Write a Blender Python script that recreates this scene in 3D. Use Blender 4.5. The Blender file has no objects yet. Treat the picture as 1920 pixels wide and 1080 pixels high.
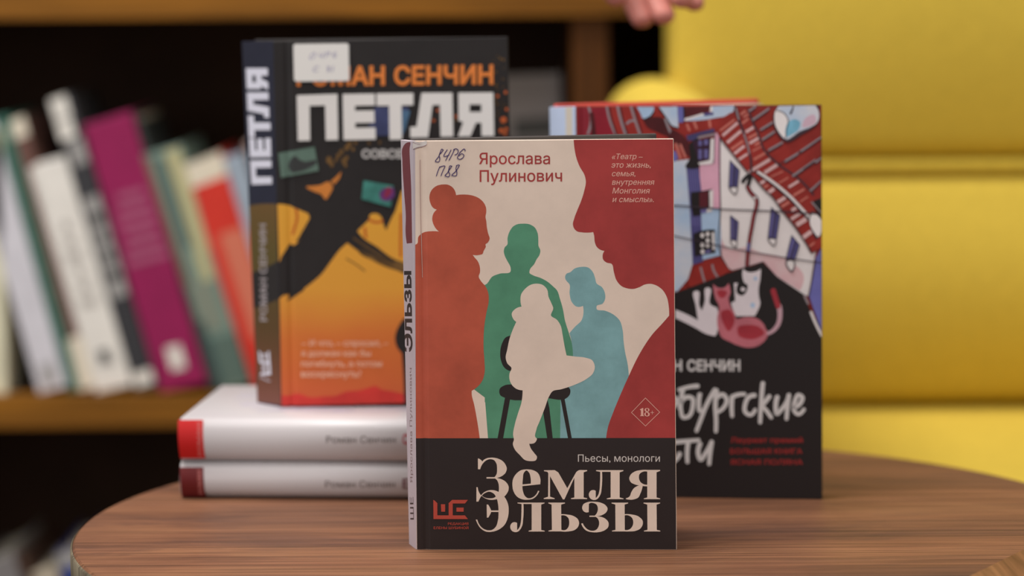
import bpy, bmesh, math, random
from mathutils import Vector, Matrix
from mathutils.geometry import tessellate_polygon, delaunay_2d_cdt
random.seed(7)
S = bpy.context.scene
COL = S.collection

# ------------------------------------------------------------------ camera
FPX = 5000.0
CAM = Vector((0.0, -1.3182, 0.7742))
PITCH, ROLL = math.radians(6.15), math.radians(0.40)
_f = Vector((0, math.cos(PITCH), -math.sin(PITCH)))
_u0 = Vector((0, math.sin(PITCH), math.cos(PITCH)))
_r0 = Vector((1, 0, 0))
RGT = _r0 * math.cos(ROLL) - _u0 * math.sin(ROLL)
UPV = _r0 * math.sin(ROLL) + _u0 * math.cos(ROLL)
cd = bpy.data.cameras.new('camera')
cam = bpy.data.objects.new('camera', cd)
COL.objects.link(cam)
cam.matrix_world = Matrix(((RGT.x, UPV.x, -_f.x, CAM.x), (RGT.y, UPV.y, -_f.y, CAM.y),
                           (RGT.z, UPV.z, -_f.z, CAM.z), (0, 0, 0, 1)))
cd.sensor_width = 36.0
cd.lens = FPX * 36.0 / 1920.0
cd.clip_start, cd.clip_end = 0.05, 50
cd.dof.use_dof = True
cd.dof.focus_distance = 1.331
cd.dof.aperture_fstop = 4.0
cd.dof.aperture_blades = 0
S.camera = cam

# ------------------------------------------------------------------ light
S.view_settings.view_transform = 'Standard'
S.view_settings.look = 'None'
S.view_settings.gamma = 1.0
S.view_settings.use_curve_mapping = False
S.view_settings.exposure = 0.0
w = bpy.data.worlds.new('room_light')
S.world = w
w.use_nodes = True
w.node_tree.nodes['Background'].inputs[0].default_value = (1.0, 0.97, 0.94, 1)
w.node_tree.nodes['Background'].inputs[1].default_value = 0.33


def area_light(name, loc, target, sx, sy, power, color=(1, 1, 1)):
    d = bpy.data.lights.new(name, 'AREA')
    d.shape = 'RECTANGLE'
    d.size, d.size_y, d.energy, d.color = sx, sy, power, color
    o = bpy.data.objects.new(name, d)
    COL.objects.link(o)
    o.location = loc
    o.rotation_euler = (Vector(target) - Vector(loc)).to_track_quat('-Z', 'Y').to_euler()
    return o


area_light('overhead_area_light', (-0.7, 0.2, 2.75), (-0.05, 0.15, 0.5), 1.4, 1.2, 72, (1.0, 0.965, 0.94))
area_light('overhead_area_light', (0.6, -2.0, 2.75), (0.1, 0.1, 0.55), 1.2, 1.2, 32, (1.0, 0.965, 0.93))  # unseen, added to give the camera-facing covers frontal light
area_light('left_fill_light', (-2.2, -2.4, 1.6), (0.1, 0.1, 0.6), 1.4, 1.5, 12, (0.93, 0.96, 1.0))  # added unseen source, brightens the scene from the front left


# ------------------------------------------------------------------ projection helpers
def ray(px, py):
    return (_f + RGT * ((px - 960) / FPX) - UPV * ((py - 540) / FPX))


def PY(px, py, Y):
    d = ray(px, py)
    return CAM + d * ((Y - CAM.y) / d.y)


def PZ(px, py, Z):
    d = ray(px, py)
    return CAM + d * ((Z - CAM.z) / d.z)


# ------------------------------------------------------------------ materials
def lin(c):
    c = c / 255.0
    return c / 12.92 if c <= 0.04045 else ((c + 0.055) / 1.055) ** 2.4


def rgb(c):
    return (lin(c[0]), lin(c[1]), lin(c[2]), 1)


_M = {}


def mat(name, c, rough=0.5, spec=0.4, noise=0.0, nscale=30.0, bump=0.0, bscale=400.0, c2=None, metal=0.0, sheen=0.0, stretch=None):
    if name in _M:
        return _M[name]
    m = bpy.data.materials.new(name)
    m.use_nodes = True
    nt = m.node_tree
    b = nt.nodes['Principled BSDF']
    b.inputs['Base Color'].default_value = rgb(c)
    b.inputs['Roughness'].default_value = rough
    b.inputs['Specular IOR Level'].default_value = spec
    b.inputs['Metallic'].default_value = metal
    if sheen:
        b.inputs['Sheen Weight'].default_value = sheen
    tc = nt.nodes.new('ShaderNodeTexCoord')
    if noise or c2:
        mp = nt.nodes.new('ShaderNodeMapping')
        if stretch:
            mp.inputs['Scale'].default_value = stretch
        nt.links.new(tc.outputs['Object'], mp.inputs[0])
        n = nt.nodes.new('ShaderNodeTexNoise')
        n.inputs['Scale'].default_value = nscale
        n.inputs['Detail'].default_value = 6
        n.inputs['Roughness'].default_value = 0.65
        nt.links.new(mp.outputs[0], n.inputs['Vector'])
        cr = nt.nodes.new('ShaderNodeValToRGB')
        cr.color_ramp.elements[0].position = 0.36
        cr.color_ramp.elements[1].position = 0.66
        a = rgb(c)
        if c2:
            z = rgb(c2)
            cr.color_ramp.elements[0].color = a
            cr.color_ramp.elements[1].color = z
        else:
            cr.color_ramp.elements[0].color = tuple(max(0, x * (1 - noise)) for x in a[:3]) + (1,)
            cr.color_ramp.elements[1].color = tuple(min(1, x * (1 + noise)) for x in a[:3]) + (1,)
        nt.links.new(n.outputs['Fac'], cr.inputs[0])
        nt.links.new(cr.outputs[0], b.inputs['Base Color'])
    if bump:
        n2 = nt.nodes.new('ShaderNodeTexNoise')
        n2.inputs['Scale'].default_value = bscale
        n2.inputs['Detail'].default_value = 3
        nt.links.new(tc.outputs['Object'], n2.inputs['Vector'])
        bp = nt.nodes.new('ShaderNodeBump')
        bp.inputs['Strength'].default_value = bump
        bp.inputs['Distance'].default_value = 0.002
        nt.links.new(n2.outputs['Fac'], bp.inputs['Height'])
        nt.links.new(bp.outputs[0], b.inputs['Normal'])
    _M[name] = m
    return m


def ramp_mat(name, stops, z0, z1, rough=0.45, spec=0.4):
    """printed ink that runs through several colours from the bottom of a cover to its top (heights above the book's base)"""
    m = bpy.data.materials.new(name)
    m.use_nodes = True
    nt = m.node_tree
    b = nt.nodes['Principled BSDF']
    b.inputs['Roughness'].default_value = rough
    b.inputs['Specular IOR Level'].default_value = spec
    tc = nt.nodes.new('ShaderNodeTexCoord')
    sx = nt.nodes.new('ShaderNodeSeparateXYZ')
    nt.links.new(tc.outputs['Object'], sx.inputs[0])
    n = nt.nodes.new('ShaderNodeTexNoise')
    n.inputs['Scale'].default_value = 25
    nt.links.new(tc.outputs['Object'], n.inputs['Vector'])
    ad = nt.nodes.new('ShaderNodeMath')
    ad.operation = 'MULTIPLY_ADD'
    ad.inputs[1].default_value = (z1 - z0) * 0.12
    nt.links.new(n.outputs['Fac'], ad.inputs[0])
    nt.links.new(sx.outputs['Z'], ad.inputs[2])
    mr = nt.nodes.new('ShaderNodeMapRange')
    mr.inputs['From Min'].default_value = z0 + (z1 - z0) * 0.06
    mr.inputs['From Max'].default_value = z1 + (z1 - z0) * 0.06
    nt.links.new(ad.outputs[0], mr.inputs['Value'])
    cr = nt.nodes.new('ShaderNodeValToRGB')
    el = cr.color_ramp.elements
    while len(el) < len(stops):
        el.new(0.5)
    for e, (p, c) in zip(el, stops):
        e.position = p
        e.color = rgb(c)
    nt.links.new(mr.outputs[0], cr.inputs[0])
    nt.links.new(cr.outputs[0], b.inputs['Base Color'])
    return m


def wood_mat(name, ca, cb, cc, long_axis='X', scale=1.0, rough=0.42, spec=0.35, streak=None, bend=0.5, fine=1.0, turn=0.0):
    m = bpy.data.materials.new(name)
    m.use_nodes = True
    nt = m.node_tree
    b = nt.nodes['Principled BSDF']
    b.inputs['Roughness'].default_value = rough
    b.inputs['Specular IOR Level'].default_value = spec
    tc = nt.nodes.new('ShaderNodeTexCoord')
    mp = nt.nodes.new('ShaderNodeMapping')
    s = {'X': (1.2, 13, 13), 'Y': (13, 1.2, 13), 'Z': (13, 13, 1.2)}[long_axis]
    mp.inputs['Scale'].default_value = tuple(v * scale for v in s)
    mp.inputs['Rotation'].default_value = (0, 0, math.radians(turn))
    nt.links.new(tc.outputs['Object'], mp.inputs[0])
    n0 = nt.nodes.new('ShaderNodeTexNoise')      # slow bend of the grain
    n0.inputs['Scale'].default_value = 4.0
    nt.links.new(tc.outputs['Object'], n0.inputs['Vector'])
    mx = nt.nodes.new('ShaderNodeVectorMath')
    mx.operation = 'MULTIPLY_ADD'
    mx.inputs[1].default_value = (bend, bend, bend)
    nt.links.new(n0.outputs['Color'], mx.inputs[0])
    nt.links.new(mp.outputs[0], mx.inputs[2])
    n1 = nt.nodes.new('ShaderNodeTexNoise')
    n1.inputs['Scale'].default_value = 2.3
    n1.inputs['Detail'].default_value = 8
    n1.inputs['Roughness'].default_value = 0.62
    nt.links.new(mx.outputs[0], n1.inputs['Vector'])
    cr = nt.nodes.new('ShaderNodeValToRGB')
    cr.color_ramp.elements[0].position = 0.33
    cr.color_ramp.elements[0].color = rgb(ca)
    cr.color_ramp.elements[1].position = 0.68
    cr.color_ramp.elements[1].color = rgb(cc)
    e = cr.color_ramp.elements.new(0.5)
    e.color = rgb(cb)
    nt.links.new(n1.outputs['Fac'], cr.inputs[0])
    base_col = cr.outputs[0]
    if streak:                                   # a few dark mineral streaks along the grain
        n3 = nt.nodes.new('ShaderNodeTexNoise')
        n3.inputs['Scale'].default_value = 1.6
        n3.inputs['Detail'].default_value = 7
        n3.inputs['Roughness'].default_value = 0.7
        off = nt.nodes.new('ShaderNodeVectorMath')
        off.operation = 'ADD'
        off.inputs[1].default_value = (3.1, 7.7, 1.9)
        nt.links.new(mx.outputs[0], off.inputs[0])
        nt.links.new(off.outputs[0], n3.inputs['Vector'])
        m3 = nt.nodes.new('ShaderNodeMapRange')
        m3.inputs['From Min'].default_value = 0.50
        m3.inputs['From Max'].default_value = 0.72
        m3.inputs['To Max'].default_value = 0.85
        nt.links.new(n3.outputs['Fac'], m3.inputs['Value'])
        mc = nt.nodes.new('ShaderNodeMix')
        mc.data_type = 'RGBA'
        mc.inputs[7].default_value = rgb(streak)
        nt.links.new(m3.outputs[0], mc.inputs[0])
        nt.links.new(base_col, mc.inputs[6])
        base_col = mc.outputs[2]
    mp2 = nt.nodes.new('ShaderNodeMapping')
    mp2.inputs['Rotation'].default_value = (0, 0, math.radians(turn))
    mp2.inputs['Scale'].default_value = tuple(v * scale * k for v, k in zip(s, (3, 9 * fine, 9 * fine) if long_axis == 'X' else (9, 3, 9) if long_axis == 'Y' else (9, 9, 3)))
    nt.links.new(tc.outputs['Object'], mp2.inputs[0])
    n2 = nt.nodes.new('ShaderNodeTexNoise')      # fine pores
    n2.inputs['Scale'].default_value = 2.0
    n2.inputs['Detail'].default_value = 6
    nt.links.new(mp2.outputs[0], n2.inputs['Vector'])
    mr = nt.nodes.new('ShaderNodeMapRange')
    mr.inputs['From Min'].default_value = 0.3
    mr.inputs['From Max'].default_value = 0.7
    mr.inputs['To Min'].default_value = 0.52
    mr.inputs['To Max'].default_value = 1.33
    nt.links.new(n2.outputs['Fac'], mr.inputs['Value'])
    ml = nt.nodes.new('ShaderNodeVectorMath')
    ml.operation = 'SCALE'
    nt.links.new(base_col, ml.inputs[0])
    nt.links.new(mr.outputs[0], ml.inputs['Scale'])
    nt.links.new(ml.outputs[0], b.inputs['Base Color'])
    bp = nt.nodes.new('ShaderNodeBump')
    bp.inputs['Strength'].default_value = 0.12
    bp.inputs['Distance'].default_value = 0.001
    nt.links.new(n2.outputs['Fac'], bp.inputs['Height'])
    nt.links.new(bp.outputs[0], b.inputs['Normal'])
    return m


# ------------------------------------------------------------------ object helpers
def thing(name, label, cat, loc=(0, 0, 0), group=None):
    o = bpy.data.objects.new(name, None)
    o.empty_display_size = 0.03
    COL.objects.link(o)
    o.location = loc
    o['label'], o['category'] = label, cat
    if group:
        o['group'] = group
    return o


def obj(name, bm, mats, parent=None, origin=None, smooth=False, label=None):
    """link a bmesh given in world coordinates as one mesh object"""
    if not isinstance(mats, (list, tuple)):
        mats = [mats]
    base = Vector((0, 0, 0))
    q = parent
    while q is not None:                         # nothing but the things themselves is ever moved, so offsets just add up
        base += q.location
        q = q.parent
    o_w = Vector(origin) if origin is not None else base.copy()
    bmesh.ops.translate(bm, verts=bm.verts, vec=-o_w)
    me = bpy.data.meshes.new(name)
    bm.to_mesh(me)
    bm.free()
    for m in mats:
        me.materials.append(m)
    if smooth:
        for p in me.polygons:
            p.use_smooth = True
    o = bpy.data.objects.new(name, me)
    COL.objects.link(o)
    o.location = o_w - base if parent is not None else o_w
    if parent is not None:
        o.parent = parent
    if label:
        o['label'] = label
    return o


def structure(name, bm, m):
    o = obj(name, bm, m)
    o['kind'] = 'structure'
    return o


def add_box(bm, lo, hi, mi=0):
    x0, y0, z0 = lo
    x1, y1, z1 = hi
    v = [bm.verts.new(p) for p in ((x0, y0, z0), (x1, y0, z0), (x1, y1, z0), (x0, y1, z0), (x0, y0, z1), (x1, y0, z1), (x1, y1, z1), (x0, y1, z1))]
    fs = []
    for q in ((0, 3, 2, 1), (4, 5, 6, 7), (0, 1, 5, 4), (1, 2, 6, 5), (2, 3, 7, 6), (3, 0, 4, 7)):
        f = bm.faces.new([v[i] for i in q])
        f.material_index = mi
        fs.append(f)
    return v, fs


def box(lo, hi, bevel=0.0, seg=2):
    bm = bmesh.new()
    add_box(bm, lo, hi)
    if bevel:
        bmesh.ops.bevel(bm, geom=bm.edges[:], offset=bevel, segments=seg, profile=0.5, affect='EDGES')
    return bm


def add_prism(bm, pts, z_vec, mi=0):
    """a closed prism: polygon pts (Vectors) swept by z_vec"""
    a = [bm.verts.new(p) for p in pts]
    b = [bm.verts.new(Vector(p) + z_vec) for p in pts]
    n = len(a)
    fs = [bm.faces.new(a[::-1]), bm.faces.new(b)]
    for i in range(n):
        fs.append(bm.faces.new((a[i], a[(i + 1) % n], b[(i + 1) % n], b[i])))
    for f in fs:
        f.material_index = mi
    bmesh.ops.recalc_face_normals(bm, faces=fs)
    return fs


def add_tube(bm, p0, p1, r0, r1, n=20):
    p0, p1 = Vector(p0), Vector(p1)
    q = (p1 - p0).to_track_quat('Z', 'Y')
    ra = [bm.verts.new(p0 + q @ Vector((r0 * math.cos(2 * math.pi * i / n), r0 * math.sin(2 * math.pi * i / n), 0))) for i in range(n)]
    rb = [bm.verts.new(p1 + q @ Vector((r1 * math.cos(2 * math.pi * i / n), r1 * math.sin(2 * math.pi * i / n), 0))) for i in range(n)]
    for i in range(n):
        bm.faces.new((ra[i], ra[(i + 1) % n], rb[(i + 1) % n], rb[i]))
    bm.faces.new(ra[::-1])
    bm.faces.new(rb)


def rounded_box(lo, hi, r, cuts=18, bulge=None):
    """upholstered pad: a box with rounded edges; bulge(p, t) may push a point, t = point in -1..1 box coordinates"""
    lo, hi = Vector(lo), Vector(hi)
    c, h = (lo + hi) / 2, (hi - lo) / 2
    bm = bmesh.new()
    add_box(bm, (-1, -1, -1), (1, 1, 1))
    bmesh.ops.subdivide_edges(bm, edges=bm.edges[:], cuts=cuts, use_grid_fill=True)
    for v in bm.verts:
        t = v.co.copy()
        for k in range(3):                      # gather rows near the edges, where the rounding is
            t[k] = math.sin(t[k] * math.pi / 2) * 0.6 + t[k] * 0.4
        p = Vector((t.x * h.x, t.y * h.y, t.z * h.z))
        inner = Vector([max(-h[k] + r, min(h[k] - r, p[k])) for k in range(3)])
        d = p - inner
        if d.length > 1e-9:
            d = d.normalized() * r if max(abs(x) for x in t) > 0.999 else d
        p = inner + d
        if bulge:
            p = bulge(p, t)
        v.co = c + p
    return bm


# ------------------------------------------------------------------ printing on flat faces
def smooth_loop(pts, closed=True, n=7):
    """points (x, y) are smooth, points (x, y, 1) are corners"""
    P = [Vector((p[0], p[1])) for p in pts]
    C = [len(p) > 2 for p in pts]
    N = len(P)
    out = []
    for i in range(N if closed else N - 1):
        j = (i + 1) % N
        p1, p2 = P[i], P[j]
        out.append(p1.copy())
        if C[i] and C[j]:
            continue
        p0 = P[i - 1] if (closed or i > 0) and not C[i] else None
        p3 = P[(j + 1) % N] if (closed or j < N - 1) and not C[j] else None
        L = (p2 - p1).length
        if L < 1e-9:
            continue

        def tang(a, b, c):
            l1, l2 = max((b - a).length, 1e-6), max((c - b).length, 1e-6)
            t = ((b - a) / l1 * l2 + (c - b) / l2 * l1) / (l1 + l2)
            return t
        t1 = tang(p0, p1, p2) if p0 is not None else None
        t2 = tang(p1, p2, p3) if p3 is not None else None
        ch = (p2 - p1) / L
        if t1 is None:
            t1 = (2 * ch - t2) if t2 is not None else ch
        if t2 is None:
            t2 = 2 * ch - t1
        for k in range(1, n):
            s = k / n
            h00, h10, h01, h11 = 2 * s ** 3 - 3 * s ** 2 + 1, s ** 3 - 2 * s ** 2 + s, -2 * s ** 3 + 3 * s ** 2, s ** 3 - s ** 2
            out.append(p1 * h00 + t1 * (h10 * L) + p2 * h01 + t2 * (h11 * L))
    if not closed:
        out.append(P[-1].copy())
    return out


def Z(ox, oy, s):
    return lambda x, y: (ox + x / s, oy + y / s)


class Face:
    """a flat printed face: a plane in the world; ink is laid on it in layers a few hundredths of a millimetre apart"""

    def __init__(self, o, u, n):
        self.o, self.u, self.n = Vector(o), Vector(u).normalized(), Vector(n).normalized()
        self.v = self.n.cross(self.u).normalized()
        if self.v.z < 0:
            self.v = -self.v
        self.bm = bmesh.new()
        self.mats = []
        self.layer = 0
        self.quad = None
        self.T = lambda x, y: (x, y)

    def uv(self, px, py):
        d = ray(px, py)
        p = CAM + d * ((self.o - CAM).dot(self.n) / d.dot(self.n))
        p = p - self.o
        return p.dot(self.u), p.dot(self.v)

    def mi(self, m):
        if m not in self.mats:
            self.mats.append(m)
        return self.mats.index(m)

    def world(self, u, v, w=0.0):
        return self.o + self.u * u + self.v * v + self.n * w

    def board(self, quad, t, m, bevel=0.0003):
        """quad TL TR BR BL in pixels -> a board of thickness t behind the face"""
        c = [self.uv(*p) for p in quad]
        k = self.mi(m)
        f = add_prism(self.bm, [Vector((a, b, -t)) for a, b in c], Vector((0, 0, t)), k)
        if bevel:
            es = list({e for x in f for e in x.edges})
            bmesh.ops.bevel(self.bm, geom=es, offset=bevel, segments=2, profile=0.5, affect='EDGES')
        self.quad = c

    def clip(self, p):
        """ink never runs over the edge of its board"""
        if self.quad is None:
            return p
        (xa, ya), (xb, yb_), (xc, yc), (xd, yd) = self.quad
        e = 0.00028
        v = max(min(p[1], max(ya, yb_) - e), min(yc, yd) + e)
        f = (v - yd) / (ya - yd)
        l, r = xd + (xa - xd) * f, xc + (xb - xc) * f
        u = max(min(p[0], max(l, r) - e), min(l, r) + e)
        return (u, v) + tuple(p[2:])

    def _tri(self, pts2, tris, m):
        self.layer += 1
        k = self.mi(m)
        pts2 = [self.clip(p) for p in pts2]
        vs = [self.bm.verts.new((p[0], p[1], self.layer * 8e-6 + (p[2] if len(p) > 2 else 0.0))) for p in pts2]
        for t in tris:
            if len(set(t)) < 3:
                continue
            try:
                f = self.bm.faces.new([vs[i] for i in t])
                f.material_index = k
                f.normal_update()
                if f.normal.z < 0:
                    f.normal_flip()
            except ValueError:
                pass

    def poly(self, m, pts, holes=(), smooth=True, T=None):
        T = T or self.T
        loops = []
        for L in (pts,) + tuple(holes):
            q = smooth_loop(L) if smooth else [Vector((p[0], p[1])) for p in L]
            loops.append([Vector((*T(p.x, p.y), 0)) for p in q])
        tris = tessellate_polygon(loops)
        flat = [self.uv(p.x, p.y) for L in loops for p in L]
        self._tri(flat, tris, m)

    def hard(self, m, pts, holes=(), T=None):
        self.poly(m, pts, holes, False, T)

    def stroke(self, m, pts, width, T=None, smooth=True, w1=None, cap=True):
        """a pen or brush line; width in the same units as the points"""
        T = T or self.T
        q = smooth_loop([p[:2] for p in pts], closed=False, n=6) if smooth and len(pts) > 2 else [Vector(p[:2]) for p in pts]
        n = len(q)
        L, R = [], []
        for i in range(n):
            t = (q[min(i + 1, n - 1)] - q[max(i - 1, 0)])
            t = t.normalized() if t.length > 1e-9 else Vector((1, 0))
            nn = Vector((-t.y, t.x))
            s = i / max(1, n - 1)
            wd = (width + ((w1 if w1 is not None else width) - width) * s) / 2
            L.append(q[i] + nn * wd)
            R.append(q[i] - nn * wd)
        pts2, tris = [], []

        def put(p):
            pts2.append(self.uv(*T(p.x, p.y)))
            return len(pts2) - 1
        li = [put(p) for p in L]
        ri = [put(p) for p in R]
        for i in range(n - 1):
            tris += [(li[i], ri[i], ri[i + 1]), (li[i], ri[i + 1], li[i + 1])]
        if cap:
            for e, nx, wd in ((q[0], q[1], width), (q[-1], q[-2], w1 if w1 is not None else width)):
                d = (e - nx).normalized()
                s = Vector((-d.y, d.x))
                c = put(e)
                ring = [put(e + (d * math.sin(k * math.pi / 8) + s * math.cos(k * math.pi / 8)) * wd / 2) for k in range(9)]
                tris += [(c, ring[k], ring[k + 1]) for k in range(8)]
        self._tri(pts2, tris, m)

    def dot(self, m, x, y, rx, ry=None, T=None):
        ry = ry or rx
        self.hard(m, [(x + rx * math.cos(a * math.pi / 10), y + ry * math.sin(a * math.pi / 10)) for a in range(20)], T=T)

    def _text_mesh(self, s, offset, shear, spacing):
        """outline of a line of lettering, filled contour by contour; offset makes it bolder"""
        cu = bpy.data.curves.new('lettering', 'FONT')
        cu.body = s
        cu.size = 1.0
        cu.shear = shear
        cu.space_character = spacing
        cu.resolution_u = 4
        cu.fill_mode = 'NONE'
        o = bpy.data.objects.new('lettering', cu)
        COL.objects.link(o)
        bpy.context.view_layer.update()
        me = bpy.data.meshes.new_from_object(o.evaluated_get(bpy.context.evaluated_depsgraph_get()))
        P = [Vector((v.co.x, v.co.y)) for v in me.vertices]
        nb = {}
        for e in me.edges:
            a, b = e.vertices
            nb.setdefault(a, []).append(b)
            nb.setdefault(b, []).append(a)
        bpy.data.objects.remove(o)
        bpy.data.curves.remove(cu)
        bpy.data.meshes.remove(me)
        loops, seen = [], set()
        for st in sorted(nb):                      # vertices of one contour are stored in order
            if st in seen:
                continue
            L, cur, prev = [st], st, None
            seen.add(st)
            while True:
                nx = [k for k in nb[cur] if k not in seen]
                if st + len(L) in nx:
                    k = st + len(L)
                elif nx:
                    k = nx[0]
                else:
                    break
                seen.add(k)
                L.append(k)
                cur = k
            q = [P[k] for k in L]
            if len(q) > 2:
                loops.append(q)

        def area(q):
            return sum(a.x * b.y - b.x * a.y for a, b in zip(q, q[1:] + q[:1])) / 2

        def inside(p, q):
            c = False
            for a, b in zip(q, q[1:] + q[:1]):
                if (a.y > p.y) != (b.y > p.y) and p.x < (b.x - a.x) * (p.y - a.y) / (b.y - a.y) + a.x:
                    c = not c
            return c
        ar = [area(q) for q in loops]
        sg = 1 if ar[max(range(len(ar)), key=lambda k: abs(ar[k]))] > 0 else -1
        for k, q in enumerate(loops):
            if ar[k] * sg < 0 and not any(inside(p, r) for m_, r in enumerate(loops) if m_ != k for p in q[::3]):
                q.reverse()

        def fatten(q):
            """move a contour outwards (counters inwards) by the offset, with limited mitres"""
            out, n = [], len(q)
            for i in range(n):
                d0, d1 = q[i] - q[i - 1], q[(i + 1) % n] - q[i]
                if d0.length < 1e-7 or d1.length < 1e-7:
                    continue
                n0 = Vector((d0.y, -d0.x)).normalized() * sg
                n1 = Vector((d1.y, -d1.x)).normalized() * sg
                b = n0 + n1
                out.append(q[i] + (b * (offset / max(0.5, b.dot(n0))) if b.length > 1e-4 else n0 * offset))
            return out
        if offset:
            loops = [fatten(q) for q in loops]
        pts, ed = [], []
        for q in loops:
            n0 = len(pts)
            pts += q
            ed += [(n0 + i, n0 + (i + 1) % len(q)) for i in range(len(q))]
        ov, _oe, of = delaunay_2d_cdt(pts, ed, [], 0, 1e-6)[:3]
        bb = [(min(p.x for p in q), max(p.x for p in q), min(p.y for p in q), max(p.y for p in q)) for q in loops]
        fs = []
        for t in of:                               # keep what any contour winds round
            c = sum((ov[i] for i in t), Vector((0, 0))) / len(t)
            wn = 0
            for q, (xa, xb, ya, yb_) in zip(loops, bb):
                if xa <= c.x <= xb and ya <= c.y <= yb_:
                    for a, b in zip(q, q[1:] + q[:1]):
                        if (a.y > c.y) != (b.y > c.y) and c.x < (b.x - a.x) * (c.y - a.y) / (b.y - a.y) + a.x:
                            wn += 1 if b.y > a.y else -1
            if wn:
                fs.append(tuple(t))
        vs = [(p.x, p.y, 0.0) for p in ov]
        return vs, fs

    def text(self, m, s, x0, x1, base, cap=None, offset=0.0, shear=0.0, spacing=1.0, T=None, base1=None):
        """a line of lettering from x0 to x1 on a baseline; cap = height of a capital, else in proportion"""
        T = T or self.T
        vs, fs = self._text_mesh(s, offset, shear, spacing)
        a, b = min(v[0] for v in vs), max(v[0] for v in vs)
        k = (x1 - x0) / (b - a)
        ky = k if cap is None else cap / 0.727
        base1 = base if base1 is None else base1
        pts = []
        for x, y, w_ in vs:
            f = (x - a) / (b - a)
            pts.append(self.uv(*T(x0 + (x1 - x0) * f, base + (base1 - base) * f - y * ky)) + (w_,))
        self._tri(pts, fs, m)

    def text_up(self, m, s, y0, y1, xb, xb1, cap, offset=0.0, T=None):
        """lettering that reads from the bottom y0 up to y1; the baseline is x = xb..xb1, capitals reach cap to the left"""
        T = T or self.T
        vs, fs = self._text_mesh(s, offset, 0, 1.0)
        a, b = min(v[0] for v in vs), max(v[0] for v in vs)
        ky = cap / 0.727
        pts = []
        for x, y, w_ in vs:
            f = (x - a) / (b - a)
            pts.append(self.uv(*T(xb + (xb1 - xb) * f - y * ky, y0 + (y1 - y0) * f)) + (w_,))
        self._tri(pts, fs, m)

    def groove(self, px, py, width, depth):
        """press a joint groove (metres wide and deep) along the height of the board"""
        u0 = self.uv(px, py)[0]
        for k in (-0.5, -0.3, -0.15, 0, 0.15, 0.3, 0.5):
            bmesh.ops.bisect_plane(self.bm, geom=self.bm.verts[:] + self.bm.edges[:] + self.bm.faces[:], dist=1e-7,
                                   plane_co=(u0 + k * width, 0, 0), plane_no=(1, 0, 0))
        for v in self.bm.verts:
            x = (v.co.x - u0) / (width / 2)
            if abs(x) < 1 and v.co.z > -0.0008:
                v.co.z -= depth * math.cos(x * math.pi / 2) ** 2

    def build(self, name, parent, label=None):
        for v in self.bm.verts:
            v.co = self.world(*v.co)
        return obj(name, self.bm, self.mats, parent, label=label)

# ------------------------------------------------------------------ the room
TT = 0.5                                          # table top height
SHY = 0.885                                       # front plane of the shelf books
m_wall = mat('wall_paint', (120, 112, 104), 0.9, 0.2, noise=0.05, nscale=8)
bm = bmesh.new()
add_box(bm, (-2.2, 1.30, 0.0), (2.2, 1.38, 2.8))
structure('wall_back', bm, m_wall)
bm = bmesh.new()
add_box(bm, (-2.2, -2.0, -0.05), (2.2, 1.38, 0.0))
structure('floor', bm, wood_mat('floor_boards', (60, 45, 36), (84, 66, 52), (104, 84, 66), 'X', 0.5, 0.5))

# ------------------------------------------------------------------ bookcase
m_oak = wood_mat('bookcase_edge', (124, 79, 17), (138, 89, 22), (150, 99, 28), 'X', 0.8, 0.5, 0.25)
m_oakv = wood_mat('bookcase_upright_shade', (84, 48, 16), (98, 58, 20), (112, 68, 24), 'Z', 0.8, 0.5, 0.25)  # darker than the shelf edges: shade is put into this wood colour
m_dark = mat('bookcase_interior_shade', (64, 46, 36), 0.7, 0.15, noise=0.15, nscale=14)  # shade inside the case is painted in as dark brown
z_low = PY(150, 738, SHY).z
z_up = PY(480, 33, SHY - 0.012).z
bc = thing('bookcase', 'wooden bookcase with golden brown shelf edges and painted interior shade behind the round table', 'bookcase', (-0.15, SHY + 0.13, 0))
TH = 0.0265
x_l, x_r = -0.62, 0.62
xd0, xd1 = PY(1073, 100, SHY).x, PY(1140, 100, SHY).x
yf, yb = SHY - 0.012, SHY + 0.26


def shelf_board(z_top):
    bm = bmesh.new()
    v, f = add_box(bm, (x_l + 0.024, yf, z_top - TH), (x_r - 0.024, yf + 0.020, z_top))
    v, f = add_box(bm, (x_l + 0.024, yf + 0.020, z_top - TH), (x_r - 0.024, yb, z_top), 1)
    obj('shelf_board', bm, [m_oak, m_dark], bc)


for zt_ in (0.105, z_low, z_up + TH, z_up + TH + 0.34, z_up + TH + 0.66):
    shelf_board(zt_)
for xa in (x_l, x_r - 0.024):
    obj('side_panel', box((xa, yf, 0.0), (xa + 0.024, yb, z_up + TH + 0.69), 0.001), m_oakv, bc)
obj('top_panel', box((x_l, yf, z_up + TH + 0.69), (x_r, yb, z_up + TH + 0.715), 0.001), m_oak, bc)
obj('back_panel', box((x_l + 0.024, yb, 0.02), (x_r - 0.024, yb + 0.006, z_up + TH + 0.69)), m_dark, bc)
for za, zb in ((0.105, z_low - TH), (z_low, z_up), (z_up + TH, z_up + TH + 0.34 - TH)):
    bm = bmesh.new()
    add_box(bm, (xd0, yf + 0.012, za), (xd1, yb, zb))
    obj('divider', bm, m_oakv, bc)

# ------------------------------------------------------------------ books on the shelves
m_page = mat('paper_edge', (196, 186, 166), 0.8, 0.1, noise=0.12, nscale=60, stretch=(1, 1, 1))


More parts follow.
